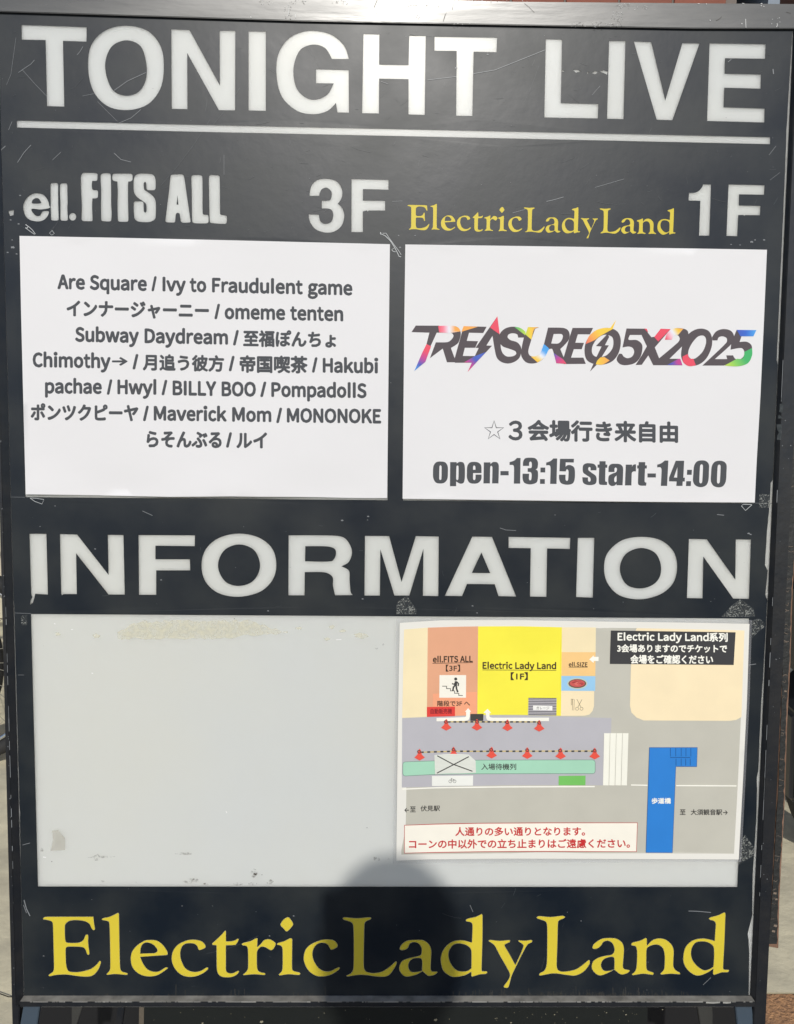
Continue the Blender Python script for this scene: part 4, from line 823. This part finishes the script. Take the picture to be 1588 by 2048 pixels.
def rr(l, t1, r, t2, b1, b2, c=4, mid=None):
    """rounded bar whose top and bottom edges run from left to right"""
    P = [(l, t1 + c), (l + .3 * c, t1 + .3 * c), (l + c, t1)]
    if mid: P += [(m, t) for m, t, b in mid]
    P += [(r - c, t2), (r - .3 * c, t2 + .3 * c), (r, t2 + c), (r, b2 - c), (r - .3 * c, b2 - .3 * c), (r - c, b2)]
    if mid: P += [(m, b) for m, t, b in mid][::-1]
    P += [(l + c, b1), (l + .3 * c, b1 - .3 * c), (l, b1 - c)]
    return P
gb = rr(805.2, 1523.4, 1190.8, 1519.4, 1552.4, 1547.6, 5, [(870, 1521.3, 1549.2), (960, 1519.9, 1548), (1080, 1519.5, 1547.6)])
area('printed_area', gb, (92, 128, 112), .0006); area('printed_area', shrink(gb, .8), (168, 216, 188), .0007, 'mint green waiting line band of the map')
words('printed_line', [('k', '入場待機列', 962.6, 1032.4, 1527.3, 1539.6, 0)], ktx, MPo, gm(.0008), off=.015)
pt = ink((228, 230, 220))
sheet('paper_patch', [mp_("352,160c 400,155 500,150 625,155c 680,205c 682,300c 560,305 450,306 358,312c", 780, 1470)], pt, MPo, gm(.0013), label='small paper patch with a hand drawn cross stuck on the map')
strips('ribbing', [([(869.5, 1512 + i * 2.6), (910, 1511 + i * 2.6), (951 if i > 4 else 940, 1511 + i * 2.6)], .5) for i in range(14)], ink((205, 207, 198)), MPo, gm(.0014))
strips('drawn_cross', [(mp_("375,165c 500,232c 655,288c 655,288c", 780, 1470)[:3], 2)], ktx, MPo, gm(.0015)); strips('drawn_cross', [(mp_("626,172c 500,238c 372,303c 372,303c", 780, 1470)[:3], 2)], ktx, MPo, gm(.0016))
area('printed_area', [(863.9, 1551.9), (946.3, 1551), (945.9, 1571.2), (863.9, 1572)], (240, 240, 232), .0006, 'white bicycle parking box of the map')
for cx in (900.6, 909.2): sheet('printed_icon', [ell(cx, 1562.6, 3.3, 3.3), ell(cx, 1562.6, 2.6, 2.6)], ktx, MPo, gm(.0007))
strips('printed_icon', [([(900.6, 1562.6), (903, 1557.8), (907.4, 1558.4), (909.2, 1562.6)], .7), ([(903, 1557.8), (905, 1562.6), (907.4, 1558.4)], .6), ([(901.6, 1556.6), (904, 1556.8)], .8)], ktx, MPo, gm(.0007))
area('printed_area', [(1117.5, 1551.9), (1171.2, 1551.3), (1170.8, 1570.4), (1117.2, 1570.5)], (120, 196, 98), .0006, 'green box below the waiting line')
strips('printed_stripes', [([(804.7, 1578.4), (870, 1575.6), (1006.7, 1573.8), (1189.5, 1573.2)], 2.6), ([(1262, 1570), (1295, 1570.6)], 2.4), ([(1352, 1571.2), (1473, 1571.8)], 2.4)], wtx, MPo, gm(.0006), 'white kerb line of the map')
for i in range(4):
    a = 1208.2 + i * 12.4; b = 1206 + i * 12.2
    area('printed_area', [(a, 1466.3), (a + 11.6, 1466.4), (b + 11.2, 1570.9), (b, 1570.7)], (248, 246, 232), .0006, 'white crosswalk bar')
k4 = lambda s: mp_(s, 1150, 1470)
area('printed_area', k4("590,98c 973,98c 968,253c 802,252c 775,936c 562,935c"), (22, 62, 120), .0006)
area('printed_area', shrink(k4("590,98c 973,98c 968,253c 802,252c 775,936c 562,935c"), .9), (45, 130, 212), .0007, 'blue footbridge on the map')
strips('printed_stripes', [(k4("%d,105c %d,170c %d,170c" % (x, x, x))[:2], .8) for x in (757, 800, 843, 881, 920)] + [(k4("%d,187c %d,243c %d,243c" % (x, x, x))[:2], .8) for x in (802, 843, 879, 915)] + [(k4("755,178c 917,178c 917,178c")[:2], .9)], ink((20, 52, 100)), MPo, gm(.0008))
words('printed_line', [('k', '歩道橋', 1303.1, 1341.9, 1596, 1607.3, 0)], wtx, MPo, gm(.0008), off=.03)
words('printed_line', [('k', '至', 1359.8, 1371.2, 1619, 1629.6, 0), ('k', '大須観音駅', 1381.5, 1444.6, 1618.6, 1630, 0), ('k', '→', 1446, 1455.5, 1621, 1629.4, 0)], ktx, MPo, gm(.0003), off=.02)
words('printed_line', [('k', '←', 808.8, 818, 1616, 1624.8, 0), ('k', '至', 820, 831.6, 1613.2, 1624.2, 0), ('k', '伏見駅', 841, 880, 1611.6, 1622.6, -.6)], ktx, MPo, gm(.0003), off=.02)
rb = [(808.5, 1650.1), (870, 1647.6), (956.3, 1645.8), (1100, 1645), (1275.4, 1645.1), (1273.4, 1703.8), (1100, 1703.5), (956, 1704.3), (870, 1705.6), (808.2, 1706.8)]
area('printed_area', rb, (188, 60, 58), .0005); area('printed_area', shrink(rb, 1.5), (251, 245, 230), .0006, 'white warning box with a red border')
words('printed_line', [('k', '人通りの多い通りとなります。', 910.5, 1170.2, 1654.6, 1671.8, -.6)], rtx, MPo, gm(.0007), off=.027)
words('printed_line', [('k', 'コーンの中以外での立ち止まりはご遠慮ください。', 817.8, 1260, 1679.4, 1697.2, -1.6)], rtx, MPo, gm(.0007), off=.027)

# ------------------------------------------------------------ old clear tape
tape = bpy.data.materials.new('crazed_tape'); tape.use_nodes = True
_n = tape.node_tree; _N = _n.nodes; _b = _N['Principled BSDF']; _b.inputs['Roughness'].default_value = .3
_tc2 = _N.new('ShaderNodeTexCoord'); _no = _N.new('ShaderNodeTexNoise'); _no.inputs['Scale'].default_value = 330; _no.inputs['Detail'].default_value = 3; _no.inputs['Distortion'].default_value = 1.5
_g = _N.new('ShaderNodeMapRange'); _g.inputs[1].default_value = .5; _g.inputs[2].default_value = .6; _g.inputs[3].default_value = .05; _g.inputs[4].default_value = .75
_n.links.new(_tc2.outputs['Object'], _no.inputs[0]); _n.links.new(_no.outputs[0], _g.inputs[0]); _n.links.new(_g.outputs[0], _b.inputs['Alpha']); _b.inputs['Base Color'].default_value = (.30, .31, .29, 1)
def tape_piece(name, poly, label, k=.0009, m=None):
    cx = sum(p[0] for p in poly) / len(poly); cy = sum(p[1] for p in poly) / len(poly)
    r = root(name, at(cx, cy, k), label, 'tape', 'old tape scraps on the sign')
    sheet('film', [poly], m or tape, r, k)
    if m is None and len(poly) > 4: strips('edge', [(poly + [poly[0]], .45)], scrf, r, k + .0001)
    return r
beige = bpy.data.materials.new('beige_tape'); beige.use_nodes = True
_b = beige.node_tree.nodes['Principled BSDF']; _b.inputs[0].default_value = (.55, .52, .44, 1); _b.inputs['Roughness'].default_value = .25; _b.inputs['Alpha'].default_value = .45
tape_piece('tape_scrap', path("430,350c 700,195c 1000,640c 980,770c 370,770c 360,500c", 770, 1180, 100 / 1588), 'crinkled clear tape scrap below the M and above the map poster top left corner')
tape_piece('tape_scrap', path("800,240c 1150,500c 1190,690c 1040,712c 300,705c 560,430c", 1420, 1180, 120 / 1588), 'crinkled triangular tape scrap right under the last N of INFORMATION')
tape_piece('tape_scrap', path("1250,755c 1330,770c 1445,880c 1430,990c 1300,1080c 1110,1270c 1120,1000c 1080,830c", 1420, 1180, 120 / 1588), 'torn tape scrap beside the top right corner of the map poster')
tape_piece('tape_scrap', path("1010,480c 1100,365c 1340,700c 1320,860c 940,1090c 960,980c", 1400, 1640, 130 / 1588), 'crinkled tape scrap beside the bottom right corner of the map poster')
tape_piece('tape_scrap', [(42, 1232), (54, 1230), (55, 1250), (43, 1251)], 'small square tape scrap left of the white window top corner')
tape_piece('tape_scrap', [(104, 1661), (116, 1660), (130, 1676), (130, 1700), (101, 1702), (106, 1680)], 'beige tape scrap low on the left of the white window', m=beige)
tape_piece('tape_scrap', [(1519, 988), (1540, 989), (1541, 1015), (1518, 1016)], 'faint square tape scrap beside the event poster bottom right corner')
def residue(loops, at_, label):
    r = root('glue_residue', at(at_[0], at_[1], .001), label, 'glue mark', 'glue outlines on the sign')
    strips('outline', loops, mat('residue', (.5, .52, .52), .4), r, .0007)
    return r
def cq(s, x0, y0, k): return [(x0 + float(a.split(',')[0]) * k, y0 + float(a.split(',')[1]) * k) for a in s.split()]
kk = 100 / 1588
residue([(cq("330,430 480,500 640,650 760,830 880,1060 920,1150 985,1175", 740, 440, kk), 1.2), (cq("400,420 510,420 600,560 760,780 900,960 990,1100", 740, 440, kk), .9), (cq("340,390 330,440 370,455", 740, 440, kk), 1.8), (cq("690,940 770,890", 740, 440, kk), .7), (cq("690,950 750,1005 815,1010", 740, 440, kk), 1)], (783, 487), 'long curved glue residue between the two white posters')
kk2 = 210 / 1588
residue([(cq("85,900 125,930 110,955 80,950", 40, 330, kk2), 1.6), (cq("80,950 150,1000 220,1050", 40, 330, kk2), 1), (cq("130,930 190,985 232,1045", 40, 330, kk2), 1.1)], (59, 458), 'small glue loop at the band list poster top left corner under ell')
residue([(cq("485,990 520,1035 480,1062 445,1030 485,990", 40, 330, kk2), .8)], (104, 466), 'tiny diamond shaped glue outline above the band list poster')
residue([([(60, 996), (70, 1003), (84, 1008), (88, 999), (72, 996.5), (60, 996)], .9)], (74, 1001), 'looped glue outline under the band list poster bottom left corner')
residue([([(1503, 1009), (1486, 1008.5), (1483, 1012), (1491, 1021), (1504, 1009.5)], 1.1)], (1493, 1013), 'triangular glue outline under the event poster bottom right corner')

# ------------------------------------------------------------ surroundings
def struct(o): o['kind'] = 'structure'; return o
conc = mat('pale_concrete', (.66, .60, .43), .9, bump=.006, bscale=18, var=1, vscale=9, col2=(.47, .43, .32))
paver = mat('orange_pavement', (.50, .27, .13), .9, bump=.006, bscale=160, var=1, vscale=90, col2=(.27, .15, .085))
asph = mat('asphalt', (.07, .07, .07), .9, bump=.004, bscale=120, var=.4, vscale=40)
yb = ground_at(1560, 1985).y
def quad(name, x0, x1, y0, y1, z, m):
    return struct(link(name, [Vector((x0, y0, z)), Vector((x1, y0, z)), Vector((x1, y1, z)), Vector((x0, y1, z))], [(0, 1, 2, 3)], m))
quad('ground', -200, 200, -200, 200, -.012, asph)
quad('pavement', .2, 9, .92, yb, -.004, paver)
quad('shopfront_step', -9, 9, .90, 5.0, -.008, conc)
quad('shopfront_threshold', .2, 9, yb, 5.0, 0, conc)
# kerb line crack
cr = bpy.data.materials.new('crack'); cr.use_nodes = True; cr.node_tree.nodes['Principled BSDF'].inputs[0].default_value = (.05, .045, .035, 1)
def gstrip(name, pts, wd, m, z=.002):
    V = []; Fc = []
    for i, p in enumerate(pts):
        V += [Vector((p[0], p[1] - wd / 2, z)), Vector((p[0], p[1] + wd / 2, z))]
        if i: k = 2 * i; Fc.append((k-2, k, k+1, k-1))
    return struct(link(name, V, Fc, m))
a = ground_at(0, 1990); b = ground_at(24, 1986)
gstrip('pavement_crack', [(a.x - 1 + i * .06, a.y + .012 * math.sin(i * 1.3) + .006 * math.sin(i * 4)) for i in range(20)], .003, cr)

# facade behind: brick pier, dark doorway, grey cladding
WY = 3.7
brick = mat('brick_red', (.30, .10, .065), .85, bump=.002, bscale=60, var=1, vscale=6, col2=(.20, .075, .05))
mort = mat('mortar', (.20, .17, .15), .95, bump=.002, bscale=50)
fac = root('shopfront', Vector((0, WY, 0)), 'shopfront behind the sign with a brick upper wall and dark doorway', 'building', board=False)
def box(name, x0, x1, y0, y1, z0, z1, m, parent, label=None):
    v = [Vector((x, y, z)) for x in (x0, x1) for y in (y0, y1) for z in (z0, z1)]
    return link(name, v, [(0, 1, 3, 2), (4, 6, 7, 5), (0, 4, 5, 1), (2, 3, 7, 6), (0, 2, 6, 4), (1, 5, 7, 3)], m, parent, label)
xb1 = wall_at(1473, 4, WY).x; xg = wall_at(1526, 4, WY).x
ztop = wall_at(794, 0, WY).z
box('wall', -8, xb1, WY, WY + .3, ztop - .55, 6.5, mort, fac, 'mortar bed of the brick upper wall')
box('wall', -8, -1.55, WY + .02, WY + .3, 0, ztop - .55, mat('cream_render', (.55, .50, .38), .9, bump=.002, bscale=20, var=.3, vscale=3), fac, 'cream rendered wall at the left')
box('recess', -1.55, 8, WY + .9, WY + 1, 0, 6.5, mat('recess_shade', (.012, .012, .014), .6), fac, 'doorway sheet with its shade painted near black')  # near-black colour stands in for the shade inside the doorway
box('cladding', xg, 8, WY - .05, WY + .3, ztop - .9, 6.5, mat('blue_grey_cladding', (.22, .26, .31), .5, bump=.001, bscale=20), fac, 'blue grey cladding at the right')
bme = None; bi = 0
BW, BH = .21, .06
for r_ in range(9):
    for c_ in range(22):
        x = -1.9 + c_ * (BW + .01) + (BW / 2 if r_ % 2 else 0); z = ztop - .3 + r_ * (BH + .01)
        if x + BW > xb1 or x < -1.95: continue
        if bme is None:
            o = box('brick', 0, BW, -.012, .1, 0, BH, brick, None)
            bme = o.data
            bm = bmesh.new(); bm.from_mesh(bme); bmesh.ops.bevel(bm, geom=bm.edges[:], offset=.003, segments=1, affect='EDGES'); bm.to_mesh(bme); bm.free()
        else:
            o = bpy.data.objects.new('brick', bme); C.objects.link(o)
        o.parent = fac; o.location = (x, random.uniform(-.002, .002), z)

# bicycles glimpsed past both edges of the sign
rub = mat('tyre_rubber', (.018, .018, .018), .75); chrome = mat('chrome', (.55, .56, .56), .25, metal=1); bpaint = mat('dark_bicycle_paint', (.02, .022, .026), .3)
def tube(name, pts, r, m, parent, n=8, close=False, label=None):
    V = []; Fc = []; N_ = len(pts)
    for i, p in enumerate(pts):
        a = pts[i-1] if (i or close) else p; b = pts[(i+1) % N_] if (i < N_-1 or close) else p
        t = (b - a).normalized(); s = t.cross(Vector((0, 1, 0)))
        if s.length < .05: s = t.cross(Vector((0, 0, 1)))
        s.normalize(); u = s.cross(t)
        V += [p + (s * math.cos(2*math.pi*k/n) + u * math.sin(2*math.pi*k/n)) * r for k in range(n)]
    for i in range(N_ if close else N_ - 1):
        j = (i + 1) % N_
        for k in range(n): Fc.append((i*n+k, i*n+(k+1) % n, j*n+(k+1) % n, j*n+k))
    if not close: Fc += [tuple(range(n))[::-1], tuple(range((N_-1)*n, N_*n))]
    return link(name, V, Fc, m, parent, label, smooth=True)
def ring(c, r, n=40): return [c + Vector((r * math.cos(a), 0, r * math.sin(a))) for a in [2*math.pi*i/n for i in range(n)]]
def bicycle(loc, rz, label):
    root_ = root('bicycle', Vector((0, 0, 0)), label, 'bicycle', 'bicycles parked behind the sign', board=False)
    for cx in (-.52, .52):
        c = Vector((cx, 0, .335))
        wq = tube('wheel', ring(c, .31), .0225, rub, root_, close=True, label='tyre and wheel')
        tube('rim', ring(c, .283), .009, chrome, wq, close=True)
        V = []; Fc = []
        for i in range(28):
            a = 2*math.pi*i/28; e = c + Vector((math.cos(a) * .28, 0, math.sin(a) * .28)); q = c + Vector((math.cos(a+1) * .02, .03 if i % 2 else -.03, math.sin(a+1) * .02))
            s = Vector((-math.sin(a), 0, math.cos(a))) * .001; b = len(V); V += [q - s, q + s, e + s, e - s]; Fc.append((b, b+1, b+2, b+3))
        link('spokes', V, Fc, chrome, wq)['kind'] = 'stuff'
        tube('hub', [c + Vector((0, -.05, 0)), c + Vector((0, .05, 0))], .02, chrome, wq)
    A, B_, D, E_, G = Vector((-.52, 0, .335)), Vector((-.08, 0, .30)), Vector((-.2, 0, .78)), Vector((.36, 0, .82)), Vector((.52, 0, .335))
    for p, q in ((A, B_), (A, D), (B_, D), (D, E_), (B_, E_ - Vector((-.02, 0, .1)))): tube('frame_tube', [p, q], .016, bpaint, root_)
    tube('fork', [E_ + Vector((-.02, 0, .1)), E_, G], .014, bpaint, root_)
    tube('handlebar', [E_ + Vector((-.15, -.28, .14)), E_ + Vector((0, -.2, .15)), E_ + Vector((0, 0, .12)), E_ + Vector((0, .2, .15)), E_ + Vector((-.15, .28, .14))], .012, chrome, root_)
    tube('saddle', [D + Vector((-.12, 0, .12)), D + Vector((0, 0, .13)), D + Vector((.13, 0, .12))], .035, rub, root_)
    tube('mudguard', [A + Vector((.345 * math.cos(a), 0, .345 * math.sin(a))) for a in [R(20 + 8 * i) for i in range(18)]], .014, bpaint, root_)
    for s in (-1, 1): tube('pedal', [B_ + Vector((s * .12, s * .06, -.09)), B_ + Vector((s * .12, s * .15, -.09))], .014, rub, root_)
    root_.location = loc; root_.rotation_euler = (0, 0, rz)
    return root_
pl = ground_at(4, 1668)
bicycle(Vector((pl.x - .81, pl.y + .28, 0)), R(8), 'dark parked bicycle glimpsed past the left edge of the sign')
pr = ground_at(1604, 1700)
bicycle(Vector((pl.x - .98, pl.y + .62, 0)), R(-14), 'second dark bicycle standing behind the one at the left edge of the sign')
mo = root('motor_scooter', Vector((pr.x + .275, pr.y - .03, 0)), 'black motor scooter glimpsed past the right edge of the sign above its tyre', 'scooter', board=False)
def side_solid(name, pts, x0, z0, y0, y1, m, parent, rnd=.03):
    n = len(pts); V = [Vector((x0 + a, y, z0 + b)) for y in (y0, y1) for a, b in pts]
    Fc = [tuple(range(n)), tuple(range(n, 2 * n))[::-1]] + [(i, i + n, (i+1) % n + n, (i+1) % n) for i in range(n)]
    o = link(name, V, Fc, m, parent); bm = bmesh.new(); bm.from_mesh(o.data)
    bmesh.ops.bevel(bm, geom=[e for e in bm.edges if len(e.link_faces) == 2], offset=rnd, segments=3, affect='EDGES', clamp_overlap=True); bmesh.ops.recalc_face_normals(bm, faces=bm.faces); bm.to_mesh(o.data); bm.free(); return o
sx, sy = pr.x + .275, pr.y - .03
for cx in (-.12, 1.12):
    c = Vector((sx + cx, sy, .235)); wq = tube('wheel', ring(c, .19), .05, rub, mo, n=12, close=True)
    tube('rim', ring(c + Vector((0, -.03, 0)), .125), .012, bpaint, wq, close=True); tube('disc', ring(c + Vector((0, -.045, 0)), .07), .006, chrome, wq, close=True)
    tube('hub', [c + Vector((0, -.07, 0)), c + Vector((0, .07, 0))], .035, bpaint, wq)
side_solid('rear_body', [(-.42, .55), (-.45, .80), (-.30, .86), (.35, .82), (.40, .60), (.30, .34), (.1, .33), (-.05, .50), (-.25, .50)], sx, 0, sy - .15, sy + .15, bpaint, mo)
side_solid('mudguard', [(-.38, .20), (-.40, .44), (-.30, .56), (.06, .54), (.14, .40), (.10, .36), (0, .46), (-.22, .47), (-.33, .38), (-.35, .20)], sx, 0, sy - .07, sy + .07, bpaint, mo, .01)
side_solid('floorboard', [(.3, .28), (.3, .36), (.95, .36), (1.0, .28)], sx, 0, sy - .16, sy + .16, bpaint, mo)
side_solid('front_shield', [(.88, .30), (1.0, .34), (1.08, 1.0), (.98, 1.02)], sx, 0, sy - .18, sy + .18, bpaint, mo)
side_solid('top_box', [(-.62, .86), (-.60, 1.22), (-.50, 1.27), (-.20, 1.26), (-.14, 1.15), (-.16, .86)], sx, 0, sy - .2, sy + .2, bpaint, mo)
side_solid('seat', [(-.15, .85), (-.12, .93), (.3, .92), (.42, .84)], sx, 0, sy - .13, sy + .13, rub, mo)
tube('handlebar', [Vector((sx + .95, sy - .3, 1.08)), Vector((sx + 1.0, sy, 1.04)), Vector((sx + .95, sy + .3, 1.08))], .016, bpaint, mo)

# ------------------------------------------------------------ the photographer, whose head shades the sign's foot
skin = mat('skin', (.5, .32, .24), .5); cloth = mat('grey_shirt', (.10, .11, .13), .85, bump=.002, bscale=30); hair = mat('dark_hair', (.015, .012, .01), .6); trou = mat('dark_trousers', (.03, .035, .05), .85)
T_ = at(782, 1915, 0)                      # centre of the head's shadow on the board
HD = T_ + SUNV * ((1.45) / math.cos(SUN_EL))   # head centre
hx, hy, hz = HD
def skinned(name, joints, edges, m, parent, sub=2, rootv=0):
    me = bpy.data.meshes.new(name); me.from_pydata([tuple(j[0]) for j in joints], edges, [])
    o = bpy.data.objects.new(name, me); C.objects.link(o)
    md = o.modifiers.new('skin', 'SKIN'); md.use_smooth_shade = True
    for i, j in enumerate(joints):
        sv = me.skin_vertices[0].data[i]; rr_ = j[1] if isinstance(j[1], tuple) else (j[1], j[1]); sv.radius = rr_; sv.use_root = (i == rootv)
    s2 = o.modifiers.new('sub', 'SUBSURF'); s2.levels = sub; s2.render_levels = sub
    me.materials.append(m); o.parent = parent
    return o
per = root('person', Vector((hx, hy, 0)), 'person in a grey shirt facing the sign, casting the head shadow at its foot', 'person', board=False)
h = hz - .12   # chin-to-neck reference
J = [((0, .0, h - .66), .13), ((0, 0, h - .45), .125), ((0, .01, h - .22), .14), ((0, .0, h - .1), .07), ((0, .01, h), .055), ((0, .0, h + .06), (.072, .085)), ((0, 0, h + .14), (.078, .095)), ((0, 0, h + .19), (.06, .07)),
     ((-.17, 0, h - .14), .06), ((-.22, .04, h - .38), .045), ((-.09, .24, h - .30), .034),
     ((.17, 0, h - .14), .06), ((.22, .04, h - .38), .045), ((.10, .24, h - .30), .034),
     ((-.09, 0, h - .74), .09), ((-.11, .0, (h - .74) * .52), .06), ((-.12, -.02, .09), .045), ((-.13, .13, .04), .04),
     ((.09, 0, h - .74), .09), ((.11, .0, (h - .74) * .52), .06), ((.12, -.02, .09), .045), ((.13, .13, .04), .04)]
Ed = [(0, 1), (1, 2), (2, 3), (3, 4), (4, 5), (5, 6), (6, 7), (3, 8), (8, 9), (9, 10), (3, 11), (11, 12), (12, 13), (0, 14), (14, 15), (15, 16), (16, 17), (0, 18), (18, 19), (19, 20), (20, 21)]
body = skinned('body', J, Ed, cloth, per)
hd = bpy.data.meshes.new('hair'); bm = bmesh.new(); bmesh.ops.create_uvsphere(bm, u_segments=24, v_segments=14, radius=1)
for v in bm.verts:
    v.co = Vector((v.co.x * .086, v.co.y * .10 - .012, v.co.z * .115 + h + .13))
bmesh.ops.delete(bm, geom=[v for v in bm.verts if v.co.z < h + .08 and v.co.y > .03], context='VERTS'); bm.to_mesh(hd); bm.free(); hd.materials.append(hair)
ho = bpy.data.objects.new('hair', hd); C.objects.link(ho); ho.parent = per
for s in (-1, 1):
    P = Vector((s * .095, .24, h - .30)); hj = [((P.x, P.y, P.z), .024), ((P.x - s * .01, P.y + .05, P.z + .02), .022)]; he = [(0, 1)]
    for k in range(4):
        b = len(hj); x = P.x - s * .012; z = P.z + .055 - k * .02
        hj += [((x, P.y + .07, z), .009), ((x - s * .03, P.y + .085, z), .008), ((x - s * .05, P.y + .075, z - .004), .0075)]
        he += [(1, b), (b, b + 1), (b + 1, b + 2)]
    b = len(hj); hj += [((P.x - s * .02, P.y + .04, P.z + .06), .01), ((P.x - s * .05, P.y + .05, P.z + .075), .009)]; he += [(0, b), (b, b + 1)]
    skinned('hand', hj, he, skin, per, 1)
ph = root('phone', Vector((0, -.02, H_CAM - .065)), 'black smartphone held up in front of the sign by the person', 'phone', board=False)
box('case', -.037, .037, -.030, -.018, H_CAM - .135, H_CAM + .012, mat('phone_black', (.01, .01, .012), .3), ph)
bpy.context.view_layer.update()
